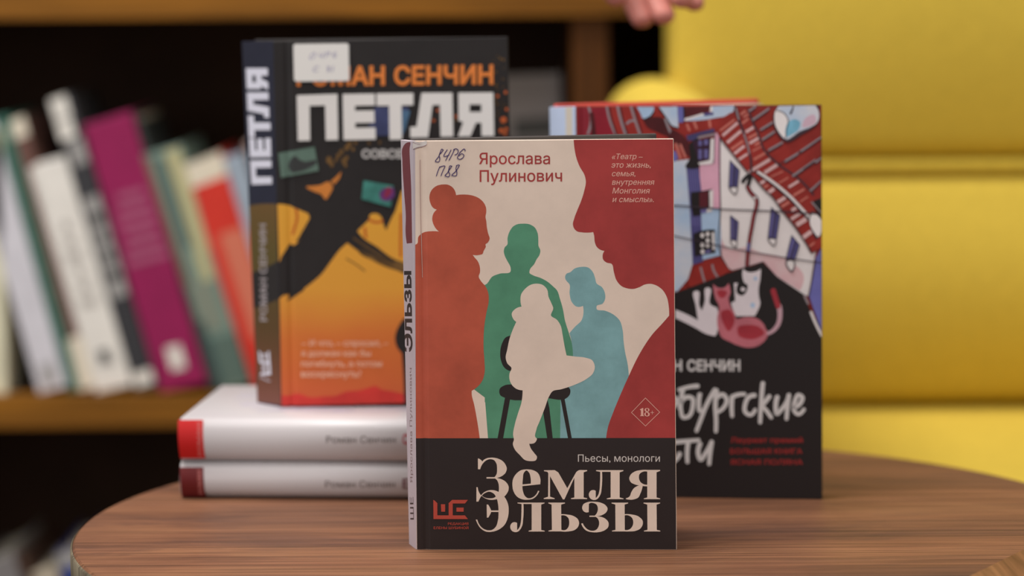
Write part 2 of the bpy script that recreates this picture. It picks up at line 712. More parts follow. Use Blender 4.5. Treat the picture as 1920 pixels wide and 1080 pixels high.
def shelf_book(label, quad, c, Y=SHY, depth=0.14, prints=(), group='books on the middle shelf', rough=0.5, head=None, two=None, z_floor=None):
    """quad TL TR BR BL of the spine in the photo, on the plane Y; spine + two boards round a page block"""
    TL, TR, BR, BL = [PY(p[0], p[1], Y) for p in quad]
    if z_floor is not None:                        # slide along its own lean until the lower corner stands on the board
        k = (z_floor - BL.z) / (TL.z - BL.z)
        d = (TL - BL) * k
        BL, BR = BL + d, BR + d
    loc = (BL + BR) / 2
    loc.y += depth / 2
    t = thing('book', label, 'book', loc, group)
    D = Vector((0, depth, 0))
    ac = (BR - BL).normalized()
    bm = bmesh.new()
    th = 0.0022
    m = mat('jacket_%d_%d_%d' % c, c, rough, 0.4, noise=0.06, nscale=30)
    wv = 0.003
    add_prism(bm, [BL, BR, TR, TL], Vector((0, wv, 0)))
    es = [e for e in bm.edges if abs(e.verts[0].co.y - Y) < 1e-6 and abs(e.verts[1].co.y - Y) < 1e-6]
    bmesh.ops.bevel(bm, geom=es, offset=0.0014, segments=3, profile=0.5, affect='EDGES')
    dy = Vector((0, wv, 0))
    add_prism(bm, [BL + dy, BL + ac * th + dy, TL + ac * th + dy, TL + dy], D - dy)
    add_prism(bm, [BR - ac * th + dy, BR + dy, TR + dy, TR - ac * th + dy], D - dy)
    ms = [m]
    for k, (m2, a0, b0, a1, b1) in enumerate(prints):      # ink on the spine
        if m2 not in ms:
            ms.append(m2)
        b0, b1 = min(b0, b1), max(b0, b1)
        off = Vector((0, -0.00006 * (k + 1), 0))
        pts = [BL.lerp(BR, a_).lerp(TL.lerp(TR, a_), b_) + off for a_, b_ in ((a0, b0), (a1, b0), (a1, b1), (a0, b1))]
        f = bm.faces.new([bm.verts.new(p) for p in pts])
        f.material_index = ms.index(m2)
    obj('cover', bm, ms, t)
    upL, upR = (TL - BL), (TR - BR)
    e = 0.004
    bm = bmesh.new()
    q = [BL + upL.normalized() * e + ac * th * 1.05, BR + upR.normalized() * e - ac * th * 1.05, TR - upR.normalized() * e - ac * th * 1.05, TL - upL.normalized() * e + ac * th * 1.05]
    add_prism(bm, [p + dy * 1.05 for p in q], Vector((0, depth - 0.009, 0)))
    obj('page_block', bm, m_page, t)
    return t


mp_ = lambda n, c: mat('ink_' + n, c, 0.55, 0.3)
i_white, i_grey, i_dk = mp_('spine_white', (236, 232, 224)), mp_('spine_grey', (162, 160, 158)), mp_('spine_dark', (58, 58, 58))
i_pink, i_cream, i_green = mp_('spine_pink', (168, 88, 120)), mp_('spine_cream', (190, 184, 140)), mp_('spine_bottle', (60, 84, 84))
i_coral, i_pale, i_brown = mp_('spine_coral', (214, 120, 96)), mp_('spine_pale', (230, 220, 200)), mp_('spine_brown', (120, 96, 78))
i_moss, i_sage = mp_('spine_moss', (92, 112, 104)), mp_('spine_sage', (132, 140, 126))


def lines(m, b_lo, b_hi, n, a0=0.2, a1=0.8):
    out = []
    for i in range(n):
        b = b_lo + (b_hi - b_lo) * (i + 0.5) / n
        h = (b_hi - b_lo) / n * 0.28
        q = 0.06 * ((i * 7) % 3)
        out.append((m, a0 + q, b - h, a1 - q * 0.7, b + h))
    return out


zf = z_low
shelf_book('cream book standing upright at the far left end of the middle shelf', [(-34, 240), (4, 240), (13, 735), (-28, 735)], (228, 224, 196), z_floor=zf)
shelf_book('pale lavender grey book leaning left beside the dark green one', [(-74, 240), (-12, 224), (127, 728), (74, 742)], (218, 216, 224),
           prints=[(i_grey, 0.3, 0.02, 0.7, 0.10)], z_floor=zf)
shelf_book('narrow dark green book leaning between pale grey and brown spines', [(-10, 222), (16, 214), (153, 726), (129, 736)], (52, 104, 90),
           prints=lines(mp_('spine_green_light', (80, 112, 98)), 0.3, 0.8, 5, 0.3, 0.7), z_floor=zf)
shelf_book('thin brown book with a cream foot leaning against a white book', [(16, 228), (46, 216), (180, 729), (152, 738)], (112, 78, 70),
           prints=[(i_pale, 0.02, 0.01, 0.98, 0.20), (i_pale, 0.05, 0.93, 0.95, 1.0)], z_floor=zf)
shelf_book('wide white book with a round dark emblem near its foot', [(50, 312), (122, 292), (250, 724), (180, 740)], (238, 234, 227),
           prints=lines(mp_('spine_faint', (184, 178, 172)), 0.35, 0.75, 6, 0.3, 0.7) + [(i_dk, 0.36, 0.125, 0.64, 0.175), (i_grey, 0.30, 0.11, 0.70, 0.122)], z_floor=zf)
shelf_book('tall charcoal book with white lettering left of the magenta one', [(92, 188), (132, 174), (296, 725), (254, 737)], (56, 56, 60),
           prints=[(i_white, 0.0, 0.93, 0.75, 1.0), (i_white, 0.0, 0.86, 0.70, 0.925), (i_grey, 0.25, 0.77, 0.9, 0.85)] +
           [(i_grey, 0.15, 0.32, 0.9, 0.66)] + lines(i_dk, 0.36, 0.62, 4, 0.3, 0.8) + [(i_white, 0.1, 0.02, 0.9, 0.065)], z_floor=zf)
shelf_book('thick magenta book with pale lettering and a white emblem', [(154, 236), (246, 208), (388, 714), (300, 734)], (150, 22, 84),
           prints=lines(i_pink, 0.60, 0.74, 3, 0.15, 0.9) + lines(i_pink, 0.46, 0.60, 3, 0.1, 0.95) + [(i_white, 0.36, 0.07, 0.66, 0.155)], z_floor=zf)
shelf_book('thin blackish book squeezed between magenta and grey green spines', [(249, 212), (264, 226), (408, 716), (392, 724)], (52, 58, 58), z_floor=zf)
shelf_book('grey green book with a cream mottled upper half', [(266, 292), (340, 270), (468, 714), (410, 730)], (118, 142, 132),
           prints=[(i_brown, 0.0, 0.45, 0.16, 0.99), (i_green, 0.32, 0.60, 0.5, 0.97), (i_cream, 0.55, 0.56, 0.92, 0.99), (i_cream, 0.5, 0.45, 0.85, 0.57),
                   (i_sage, 0.12, 0.25, 0.75, 0.45), (i_moss, 0.2, 0.02, 1.0, 0.22), (i_green, 0.05, 0.0, 0.2, 0.3)], z_floor=zf)
shelf_book('bright red book with a cream head band and coral panel', [(340, 312), (413, 284), (546, 714), (478, 730)], (214, 54, 40),
           prints=[(i_pale, 0.0, 0.90, 1.0, 1.0), (i_coral, 0.35, 0.22, 0.97, 0.68)], z_floor=zf)
shelf_book('blue grey book partly hidden behind the tall black novel', [(418, 298), (456, 286), (586, 712), (548, 724)], (158, 172, 188), z_floor=zf)
shelf_book('pale pinkish book just behind the spine of the black novel', [(458, 268), (490, 260), (622, 712), (590, 722)], (176, 150, 140), z_floor=zf)
shelf_book('dull grey book standing face out in the shadow beside the divider', [(930, 142), (1052, 137), (1064, 722), (942, 728)], (114, 108, 108), Y=SHY + 0.03, depth=0.045,
           prints=[(i_dk, 0.25, 0.80, 0.95, 0.86), (mp_('spine_mid', (76, 74, 76)), 0.05, 0.64, 0.9, 0.79)], z_floor=zf)
g2 = 'books on the lowest shelf'
zf2 = 0.105
shelf_book('grey book at the left end of the lowest shelf', [(-48, 1068), (24, 1034), (220, 1620), (150, 1650)], (128, 124, 124), group=g2, z_floor=zf2)
shelf_book('thin dark brown book on the lowest shelf after the grey one', [(27, 1046), (48, 1036), (244, 1620), (224, 1640)], (66, 44, 32), group=g2, z_floor=zf2)
shelf_book('cream book leaning on the lowest shelf at the table edge', [(48, 1080), (102, 1060), (290, 1620), (240, 1650)], (188, 176, 156), group=g2, z_floor=zf2)
shelf_book('blue book with a grey head on the lowest shelf by the table', [(104, 1040), (148, 1026), (346, 1620), (300, 1650)], (44, 64, 140), group=g2,
           prints=[(i_grey, 0.0, 0.94, 1.0, 1.0)], z_floor=zf2)

# ------------------------------------------------------------------ armchair
SEAT = 0.459
yb0 = PZ(1700, 764, SEAT).y                       # where the back meets the seat
m_fab = mat('yellow_upholstery', (203, 175, 68), 0.85, 0.15, noise=0.06, nscale=160, bump=0.25, bscale=900)
m_leg = wood_mat('chair_leg_wood', (70, 46, 30), (88, 60, 40), (104, 74, 50), 'Z', 1.0)
ar_x0 = PY(1158, 190, 0.50).x
bk_x0 = PY(1262, 60, yb0).x
ar = thing('armchair', 'bright yellow upholstered armchair with seamed back behind the round table', 'armchair', (0.48, 0.62, 0))
bk_x1 = bk_x0 + 0.62
z_s0, z_s1 = PY(1750, 326, yb0).z, PY(1750, 297, yb0).z


def bul(k, top=0.0):
    def f(p, t):
        if t.y < 0:
            g = (1 - t.x ** 4) * (1 - t.z ** 2)
            p = Vector((p.x, p.y - k * g * abs(t.y), p.z))
        return p
    return f


obj('seat_cushion', rounded_box((ar_x0 + 0.075, 0.385, SEAT - 0.12), (bk_x1 + 0.02, yb0 + 0.05, SEAT), 0.03), m_fab, ar, smooth=True)
obj('seat_base', rounded_box((ar_x0 + 0.01, 0.40, 0.16), (bk_x1 + 0.085, yb0 + 0.14, SEAT - 0.118), 0.02), m_fab, ar, smooth=True)
obj('back_cushion', rounded_box((bk_x0 + 0.002, yb0 - 0.004, SEAT + 0.002), (bk_x1, yb0 + 0.11, z_s0), 0.012, bulge=bul(0.028)), m_fab, ar, smooth=True)
obj('back_cushion', rounded_box((bk_x0, yb0 - 0.004, z_s1), (bk_x1, yb0 + 0.11, z_s1 + 0.20), 0.012, bulge=bul(0.016)), m_fab, ar, smooth=True)
obj('seam_roll', rounded_box((bk_x0 + 0.004, yb0 - 0.006, z_s0 + 0.0006), (bk_x1 - 0.004, yb0 + 0.08, z_s1 - 0.0006), 0.0052), m_fab, ar, smooth=True)
obj('back_frame', rounded_box((bk_x0 + 0.01, yb0 + 0.105, 0.18), (bk_x1 - 0.01, yb0 + 0.135, z_s1 + 0.19), 0.012), m_fab, ar, smooth=True)
a_top = PY(1240, 146, yb0 + 0.06).z
for xa in (ar_x0, bk_x1 + 0.015):
    obj('armrest', rounded_box((xa, 0.40, SEAT - 0.12), (xa + 0.078, yb0 + 0.10, a_top), 0.0385), m_fab, ar, smooth=True)
for xa in (ar_x0 + 0.05, bk_x1 + 0.03):
    for ya in (0.45, yb0 + 0.08):
        bm = bmesh.new()
        add_tube(bm, (xa, ya, 0.165), (xa + (0.02 if xa > 0.4 else -0.02), ya, 0.0), 0.022, 0.014)
        obj('leg', bm, m_leg, ar, smooth=False)

# ------------------------------------------------------------------ round table
TC, TR_ = Vector((0.0442, 0.0616, 0)), 0.2737
m_top = wood_mat('walnut_veneer', (104, 70, 52), (122, 82, 59), (138, 96, 68), 'X', 1.0, 0.5, 0.18, streak=(74, 54, 48), bend=1.3, fine=2.2, turn=3.0)
m_rim = wood_mat('rim_banding', (92, 82, 66), (112, 102, 84), (130, 120, 100), 'Z', 2.0, 0.5, 0.3)
m_wedge = wood_mat('walnut_crossband', (106, 70, 44), (122, 82, 54), (134, 94, 62), 'Y', 1.0, 0.45, 0.25)
tb = thing('round_table', 'round wooden coffee table with walnut veneer top carrying the books', 'table', (TC.x, TC.y, 0))


def lathe(rows, n=192, mi=None):
    bm = bmesh.new()
    rings = []
    for r, z in rows:
        rings.append([bm.verts.new((TC.x + r * math.cos(2 * math.pi * i / n), TC.y + r * math.sin(2 * math.pi * i / n), z)) for i in range(n)])
    for a, b in zip(rings, rings[1:]):
        for i in range(n):
            bm.faces.new((a[i], a[(i + 1) % n], b[(i + 1) % n], b[i]))
    bm.faces.new(rings[0][::-1])
    bm.faces.new(rings[-1])
    return bm


bm = lathe([(TR_ - 0.0012, TT - 0.0215), (TR_ - 0.0012, TT - 0.0012), (TR_ - 0.0024, TT)])
# one wedge of the veneer at the front right is laid with its grain across
c0, c1 = PZ(1818, 1080, TT), PZ(1920, 1030, TT)
pn = Vector((-(c1 - c0).y, (c1 - c0).x, 0)).normalized()
bmesh.ops.bisect_plane(bm, geom=bm.verts[:] + bm.edges[:] + bm.faces[:], dist=1e-6, plane_co=c0, plane_no=pn)
for f in bm.faces:
    if f.normal.z > 0.9 and (f.calc_center_median() - c0).dot(pn) < 0:
        f.material_index = 1
obj('tabletop', bm, [m_top, m_wedge], tb)
bm = bmesh.new()
n = 192
rows = [(TR_ - 0.0010, TT - 0.0225), (TR_, TT - 0.0215), (TR_, TT - 0.0018), (TR_ - 0.0010, TT - 0.0009)]
rings = [[bm.verts.new((TC.x + r * math.cos(2 * math.pi * i / n), TC.y + r * math.sin(2 * math.pi * i / n), z)) for i in range(n)] for r, z in rows]
for a, b in zip(rings, rings[1:]):
    for i in range(n):
        bm.faces.new((a[i], a[(i + 1) % n], b[(i + 1) % n], b[i]))
obj('edge_band', bm, m_rim, tb, smooth=True, label='greyish edge band round the table top')
bm = lathe([(0.13, TT - 0.040), (0.13, TT - 0.0216)], 64)
obj('mounting_plate', bm, m_leg, tb)
for k in range(4):
    a = math.pi / 4 + k * math.pi / 2
    d = Vector((math.cos(a), math.sin(a), 0))
    bm = bmesh.new()
    add_tube(bm, TC + d * 0.10 + Vector((0, 0, TT - 0.0395)), TC + d * 0.20, 0.017, 0.010)
    obj('leg', bm, m_leg, tb)

# ------------------------------------------------------------------ the hand at the top of the frame
HY = 0.33
HDY = 26
m_skin = mat('skin', (200, 128, 116), 0.5, 0.35, noise=0.08, nscale=60)
for nd in m_skin.node_tree.nodes:
    if nd.type == 'BSDF_PRINCIPLED':
        nd.inputs['Subsurface Weight'].default_value = 0.12
        nd.inputs['Subsurface Radius'].default_value = (0.01, 0.004, 0.002)


def hp(px, py, dy=0.0):
    return PY(px, py + HDY, HY) + Vector((0, dy, 0))


wrist = hp(1215, -390, 0.02)
verts, edges, rad, roots = [], [], [], []


def chain(pts, rs, link=None):
    i0 = len(verts)
    for k, (p, r) in enumerate(zip(pts, rs)):
        verts.append(p)
        rad.append(r)
        if k:
            edges.append((i0 + k - 1, i0 + k))
    if link is not None:
        edges.append((link, i0))
    else:
        roots.append(i0)
    return i0


# forearm, wrist, palm
chain([hp(1230, -1150, 0.10), hp(1225, -780, 0.06), wrist, hp(1215, -300, 0.005), hp(1216, -190, 0.0)], [0.042, 0.034, 0.026, 0.034, 0.036])
# palm sides, so that the palm is broad
chain([hp(1214, -330, 0.005), hp(1165, -230, 0.0), hp(1160, -150, -0.004)], [0.024, 0.019, 0.014])
chain([hp(1214, -330, 0.005), hp(1268, -230, 0.0), hp(1276, -150, -0.004)], [0.024, 0.018, 0.013])
# four fingers: root in the palm, two knuckle bends, tip
fing = [((1165, -170), (1176, -75), (1190, -18), (1204, 22), -0.030, 0.0090),
        ((1200, -175), (1214, -70), (1228, -20), (1243, 14), -0.034, 0.0090),
        ((1236, -172), (1252, -85), (1264, -45), (1276, -18), -0.036, 0.0088),
        ((1268, -162), (1282, -85), (1290, -40), (1297, -10), -0.030, 0.0080)]
for a, b, c, d, bend, r in fing:
    chain([hp(*a, 0.0), hp(*b, bend * 0.35), hp(*c, bend * 0.8), hp(*d, bend * 1.15)], [r * 1.2, r * 1.05, r, r * 0.82])
# thumb from the side of the palm
chain([hp(1180, -300, -0.004), hp(1138, -220, -0.022), hp(1122, -130, -0.034), hp(1142, -55, -0.042), hp(1163, -14, -0.046)], [0.018, 0.0135, 0.0108, 0.0098, 0.0080])
pe = thing('person', "person's bare hand hanging down at the top edge before the yellow armchair", 'person', wrist)
me = bpy.data.meshes.new('hand')
me.from_pydata([v - wrist for v in verts], edges, [])
ho = bpy.data.objects.new('hand', me)
COL.objects.link(ho)
ho.parent = pe
sk = ho.modifiers.new('skin', 'SKIN')
sk.use_smooth_shade = True
for i, d in enumerate(me.skin_vertices[0].data):
    d.radius = (rad[i], rad[i] * (0.8 if i > 1 else 0.9))
    d.use_root = i in roots
ss = ho.modifiers.new('round', 'SUBSURF')
ss.levels = ss.render_levels = 2
me.materials.append(m_skin)
m_nail = mat('fingernail', (214, 150, 138), 0.3, 0.5)

# ------------------------------------------------------------------ the books on the table
def ink(n, c, noise=0.0, ns=40, rough=0.42, c2=None):
    return mat('ink_' + n, c, rough, 0.35, noise=noise, nscale=ns, c2=c2)


def stand_book(label, cover_quad, plane, spine_left, spine_dir, open_deg, m_cover, m_spine, m_back, name='book', t=0.0026,
               thick=0.011, group='hardback novels displayed on the round table', back_w=None, base_z=None):
    """a hardback standing slightly open: front cover faces the camera, the back cover swings away behind it.
    cover_quad TL TR BR BL and spine_left (TL, BL) in photo pixels; plane = two points the front face stands on"""
    a, b = plane
    u = (b - a)
    u.z = 0
    u.normalize()
    n = Vector((u.y, -u.x, 0))                       # towards the camera
    F = Face(a, u, n)
    c = [F.uv(*p) for p in cover_quad]
    base = Vector(a) + u * (c[3][0] + c[2][0]) / 2
    bk = thing(name, label, 'book', base - n * 0.02, group)
    F.board(cover_quad, t, m_cover)
    # spine
    hb = F.world(c[3][0], c[3][1])
    su = (u * spine_dir[0] - n * spine_dir[1]).normalized()
    sn = Vector((su.y, -su.x, 0))
    if sn.dot(n) < 0:
        sn = -sn
    G = Face(hb, -su, sn)
    TLs, BLs = spine_left
    G.board([TLs, cover_quad[0], cover_quad[3], BLs], t, m_spine)
    g = [G.uv(*TLs), G.uv(*BLs)]
    # back cover
    wb = back_w or ((c[2][0] - c[3][0]) + (c[1][0] - c[0][0])) / 2
    ca, sa = math.cos(math.radians(open_deg)), math.sin(math.radians(open_deg))
    bu = (u * ca - n * sa).normalized()
    bn = Vector((bu.y, -bu.x, 0))
    s_w = max(-g[0][0], 0.001)
    q0 = G.world(g[1][0], 0.0) - n * 0.0
    q0.z = base.z
    q0 += bu * 0.0035
    top_h = (c[0][1] + c[1][1]) / 2
    bm = bmesh.new()
    z0 = hb.z
    lean = u * ((c[0][0] - c[3][0]))
    P0 = q0 + bn * 0.0 + (-bn) * t
    pts = [P0, P0 + bu * wb, P0 + bu * wb + lean + Vector((0, 0, top_h)), P0 + lean + Vector((0, 0, top_h))]
    add_prism(bm, pts, bn * t)
    bmesh.ops.bevel(bm, geom=bm.edges[:], offset=0.0006, segments=2, profile=0.5, affect='EDGES')
    obj('back_cover', bm, m_back, bk)
    # pages: one half lies against each cover
    ins, w_f = 0.003, (c[2][0] - c[3][0])
    up = Vector((0, 0, 1))
    lean_p = lean * ((top_h - 2 * ins) / top_h)
    bm = bmesh.new()
    A = F.world(c[3][0], c[3][1]) + up * ins - n * (t + 0.0003) + u * 0.004
    add_prism(bm, [A, A + u * (w_f - 0.008), A + u * (w_f - 0.008) - n * thick, A + u * 0.002 - n * thick], lean_p + up * (top_h - 2 * ins))
    obj('page_block', bm, m_page, bk)
    bm = bmesh.new()
    B = P0 + up * ins + bn * (t + 0.0003) + bu * (0.004 + (t + thick) * spine_dir[0] / -spine_dir[1])
    wb -= (t + thick) * spine_dir[0] / -spine_dir[1]
    add_prism(bm, [B, B + bu * (wb - 0.008), B + bu * (wb - 0.008) + bn * thick, B + bu * 0.002 + bn * thick], lean_p + up * (top_h - 2 * ins))
    obj('page_block', bm, m_page, bk)
    return bk, F, G


LOGO = [(180, 175, 1), (210, 185, 1), (290, 260, 1), (290, 590, 1), (595, 590, 1), (595, 260, 1), (690, 172, 1), (1115, 172, 1), (1035, 270, 1),
        (705, 270, 1), (705, 590, 1), (1035, 590, 1), (1115, 690, 1), (185, 690, 1)]
LOGO_DOTS = [[(385, 290), (500, 290), (500, 490), (395, 490)], [(805, 380), (1000, 380), (1000, 490), (805, 490)]]

# ================================================================== the front book
k_cream = ink('cream_paper', (232, 211, 195), 0.06, 26)
k_dkred = ink('dark_red', (167, 60, 58), 0.14, 30)
k_orange = ink('brick_orange', (183, 85, 63), 0.16, 26)
k_green = ink('bottle_green', (86, 145, 115), 0.14, 30)
k_blue = ink('dusty_blue', (128, 171, 175), 0.12, 60)
k_dim = ink('dim_teal', (74, 126, 108), 0.10, 40)
k_black = ink('warm_black', (44, 36, 36), 0.05, 40)
k_pen = ink('ballpoint', (62, 46, 104))
k_lace = ink('worn_white', (212, 204, 200), 0.05, 60)
k_crease = ink('worn_crease', (150, 120, 130))
k_txt = ink('soft_white', (214, 206, 200))
k_coral = ink('coral_text', (232, 176, 160))
k_logo = ink('logo_red', (186, 76, 62))
k_spine = ink('spine_lilac', (196, 184, 192), 0.04, 40)
k_maroon = ink('maroon_patch', (118, 58, 66))

fq = [(773, 264), (1263, 260), (1269, 1031), (781, 1031)]
bkA, F, G = stand_book('hardback with red green and blue silhouettes standing in front of the others', fq, (PZ(781, 1031, TT), PZ(1269, 1031, TT)),
                       ((751, 262), (767, 1024)), (-0.30, 0.95), 18.0, k_cream, k_spine, ink('charcoal_back', (74, 68, 66)), thick=0.0115)
z1, z2, z3 = Z(740, 240, 3.552), Z(740, 520, 3.552), Z(740, 790, 3.5556)


def mix(T, pts):
    return [T(p[0], p[1]) + tuple(p[2:]) for p in pts]


ID = lambda x, y: (x, y)
green = mix(z1, [(850, 637), (900, 642), (935, 665), (952, 700), (957, 750), (958, 785), (970, 815), (962, 850), (945, 875), (930, 905), (900, 945), (898, 965), (920, 980), (975, 1000), (1020, 1025), (1055, 1055)]) + \
    mix(z2, [(1080, 85), (1100, 140), (1120, 210), (1135, 290), (1160, 370), (1180, 440), (1188, 525, 1), (1105, 800, 1), (1102, 1076, 1), (600, 1076, 1), (600, 800, 1), (520, 740, 1), (500, 300, 1), (560, 60, 1)]) + \
    mix(z1, [(610, 1040), (650, 990), (700, 970), (772, 955), (772, 930), (750, 885), (735, 855), (727, 820), (735, 792), (748, 780), (752, 730), (765, 690), (790, 655), (820, 640)])
F.poly(k_green, green)
cream_gap = mix(z2, [(515, 752, 1), (540, 775, 1), (560, 800, 1), (603, 832, 1), (622, 1076, 1), (565, 1076, 1), (500, 900, 1)])
blue = mix(z1, [(1135, 990), (1145, 970), (1170, 960), (1195, 938), (1240, 925), (1290, 930), (1320, 960), (1335, 1000), (1345, 1035)]) + \
    mix(z2, [(1380, 65), (1400, 105), (1402, 140), (1385, 175), (1345, 192), (1345, 210), (1400, 222), (1460, 250), (1500, 290), (1518, 350), (1525, 430), (1535, 500), (1552, 580), (1560, 670, 1), (1560, 700, 1), (1420, 1076, 1), (1102, 1076, 1), (1105, 800, 1), (1150, 600, 1), (1188, 525, 1), (1180, 440), (1164, 372, 1), (1200, 330), (1245, 285), (1257, 240), (1254, 190, 1), (1212, 195), (1180, 165), (1165, 110), (1160, 40)]) + \
    mix(z1, [(1155, 1030), (1137, 1005)])
F.poly(k_blue, blue)
F.poly(k_cream, cream_gap)
F.poly(k_dkred, mix(z1, [(1192, 74, 1), (1198, 140), (1212, 205), (1235, 262), (1262, 308), (1273, 350), (1262, 420), (1240, 490), (1215, 550), (1195, 605), (1187, 640), (1195, 668), (1215, 688), (1250, 695), (1322, 693, 1), (1328, 715), (1333, 760), (1345, 790), (1365, 808), (1397, 818, 1), (1385, 850), (1390, 878), (1410, 895), (1445, 905), (1460, 960), (1478, 1015), (1510, 1052), (1550, 1068)]) +
       mix(z2, [(1590, 77), (1630, 65), (1665, 48), (1705, 43), (1745, 55), (1785, 85), (1812, 130), (1825, 190), (1828, 255, 1), (1780, 310), (1720, 375), (1670, 445), (1620, 530), (1560, 655), (1500, 790), (1455, 900), (1420, 1000), (1408, 1075, 1), (1874, 1075, 1)]) + [(1262.6, 261, 1)])
F.poly(k_orange, mix(z1, [(232, 450), (245, 415), (280, 385), (320, 376), (355, 378), (385, 395), (402, 420), (409, 447, 1), (470, 443), (520, 450), (565, 470), (595, 500), (608, 530), (610, 560), (605, 590), (610, 620), (614, 660), (622, 700), (632, 740), (618, 765), (605, 775), (607, 790), (600, 805), (592, 820), (585, 838), (565, 845), (520, 845, 1), (532, 862), (552, 885), (566, 920), (568, 960), (560, 990), (575, 1020)]) +
       mix(z2, [(605, 60), (622, 100), (626, 160), (612, 230), (600, 300), (593, 380), (592, 470), (598, 560), (598, 640), (585, 685), (550, 730), (513, 755, 1), (513, 775), (530, 850), (545, 930), (558, 1010), (567, 1076, 1), (135, 1076, 1)]) +
       mix(z1, [(117, 780, 1), (150, 770), (158, 725), (185, 700), (250, 687), (296, 690, 1), (275, 670), (258, 640), (250, 605), (258, 570), (281, 543, 1), (255, 530), (238, 500)]))
# the chair, then the seated figure
F.poly(k_black, mix(z2, [(775, 388), (740, 400), (715, 440), (703, 500), (710, 560), (730, 600), (765, 622), (800, 620, 1), (820, 400, 1)]))
F.poly(k_black, mix(z2, [(700, 742), (730, 720), (800, 714), (1000, 740, 1), (1155, 729), (1168, 745), (1166, 780), (1150, 800), (1000, 803), (730, 800), (704, 785)]))
for leg in ([(735, 800), (770, 803), (720, 1085), (683, 1085)], [(985, 870), (1015, 803), (1030, 870), (1054, 1085), (1018, 1085)], [(1104, 803), (1130, 800), (1182, 1085), (1157, 1085)]):
    F.hard(k_black, leg, T=z2)
F.hard(k_black, [(776.8 + 2.4, 821.8), (1267.5, 821), (1268.8, 1030.6), (781.3, 1030.6)])
F.poly(k_cream, mix(z2, [(940, 42), (985, 50), (1015, 80), (1025, 130), (1042, 168), (1056, 205), (1042, 255), (1080, 282), (1105, 320), (1118, 380), (1130, 450), (1145, 520, 1), (1200, 527), (1270, 535), (1315, 552), (1333, 595), (1320, 640), (1280, 675), (1200, 715), (1110, 745), (1050, 760), (1030, 790), (1000, 870), (965, 960), (945, 1010), (943, 1070)]) +
       mix(z3, [(946, 112), (940, 136), (897, 149, 1), (908, 180), (932, 213), (949, 238), (942, 258), (905, 265), (870, 258), (835, 225), (800, 185), (788, 150), (795, 118)]) +
       mix(z2, [(790, 1060), (800, 980), (820, 910), (845, 830), (852, 752, 1), (810, 742), (780, 715), (765, 680), (765, 640), (778, 605), (750, 572), (740, 540), (750, 480), (765, 410), (790, 340), (810, 297, 1), (787, 272), (780, 240), (800, 213), (845, 195, 1), (838, 160), (842, 115), (870, 75), (905, 50)]))
# lettering
F.text(k_dkred, 'Ярослава', *[z1(x, 0)[0] for x in (562, 1035)], z1(0, 240)[1], offset=0.009)
F.text(k_dkred, 'Пулинович', *[z1(x, 0)[0] for x in (566, 1115)], z1(0, 358)[1], offset=0.009, base1=z1(0, 355)[1])
for s, xa, xb, yb_ in (('«Театр –', 1447, 1652, 207), ('это жизнь,', 1443, 1705, 264), ('семья,', 1447, 1603, 321), ('внутренняя', 1447, 1730, 378), ('Монголия', 1450, 1700, 436), ('и смыслы».', 1450, 1725, 493)):
    F.text(k_coral, s, z1(xa, 0)[0], z1(xb, 0)[0], z1(0, yb_)[1], shear=0.2, offset=0.004)
F.text(k_txt, 'Пьесы, монологи', z3(1222, 0)[0], z3(1768, 0)[0], z3(0, 269)[1], offset=0.0)
for q in ([(1670, 803), (1765, 898)], [(1765, 898), (1670, 990)], [(1670, 990), (1577, 900)], [(1577, 900), (1670, 803)]):
    F.stroke(k_coral, q, 3.6, T=z2)
F.hard(k_coral, [(1632, 880), (1650, 870), (1656, 870), (1656, 918), (1663, 924), (1632, 924), (1640, 918), (1640, 886)], T=z2)
F.poly(k_coral, [(1680, 870), (1694, 875), (1697, 885), (1688, 895), (1699, 908), (1696, 920), (1681, 926), (1666, 920), (1662, 908), (1672, 896), (1664, 884), (1668, 874)],
       holes=([(1681, 873), (1687, 878), (1687, 888), (1683, 893), (1675, 886), (1675, 877)], [(1677, 899), (1686, 905), (1688, 915), (1682, 922), (1674, 918), (1672, 908)]), T=z2)
F.stroke(k_coral, [(1704, 900), (1727, 900)], 3.2, T=z2, cap=False)
F.stroke(k_coral, [(1715.5, 888), (1715.5, 912)], 3.2, T=z2, cap=False)
# the title, thick and thin
t1, t2 = Z(885, 850, 6.97), Z(1070, 850, 6.9667)
k_title = k_cream
F.poly(k_title, [(135, 106, 1), (150, 88), (190, 65), (250, 55), (330, 65), (400, 100), (440, 150), (455, 200), (440, 250), (400, 290), (330, 318, 1), (290, 314, 1), (320, 272), (328, 200), (318, 130), (290, 90), (240, 75), (185, 92), (140, 135), (108, 207, 1), (78, 207, 1), (78, 65, 1), (105, 76)], T=t1)
F.hard(k_title, [(190, 310), (330, 310), (330, 328), (190, 328)], T=t1)
F.poly(k_title, [(290, 322, 1), (380, 335), (445, 375), (478, 430), (478, 475), (455, 525), (425, 562), (330, 597), (240, 606), (160, 580), (105, 530), (75, 442, 1), (58, 440, 1), (58, 630, 1), (85, 628, 1), (105, 585), (128, 550, 1), (160, 573), (230, 587), (290, 578), (325, 550), (346, 510), (352, 450), (345, 390), (325, 348)], T=t1)
F.poly(k_title, [(112, 558, 1), (160, 507), (235, 480), (310, 487), (380, 525), (440, 590), (475, 680), (480, 760), (465, 850), (420, 940), (340, 1000), (250, 1025), (180, 1020), (110, 975), (68, 910), (50, 865, 1), (70, 865, 1), (88, 915), (130, 970), (200, 1003), (260, 1000), (310, 960), (338, 880), (347, 760), (340, 660), (320, 580), (280, 522), (225, 500), (175, 515), (130, 550, 1)], T=t1)
F.hard(k_title, [(240, 745), (352, 745), (352, 765), (240, 765)], T=t1)
F.poly(k_title, [(192, 668, 1), (210, 668, 1), (238, 715), (252, 755), (238, 795), (212, 838, 1), (195, 838, 1)], T=t1)
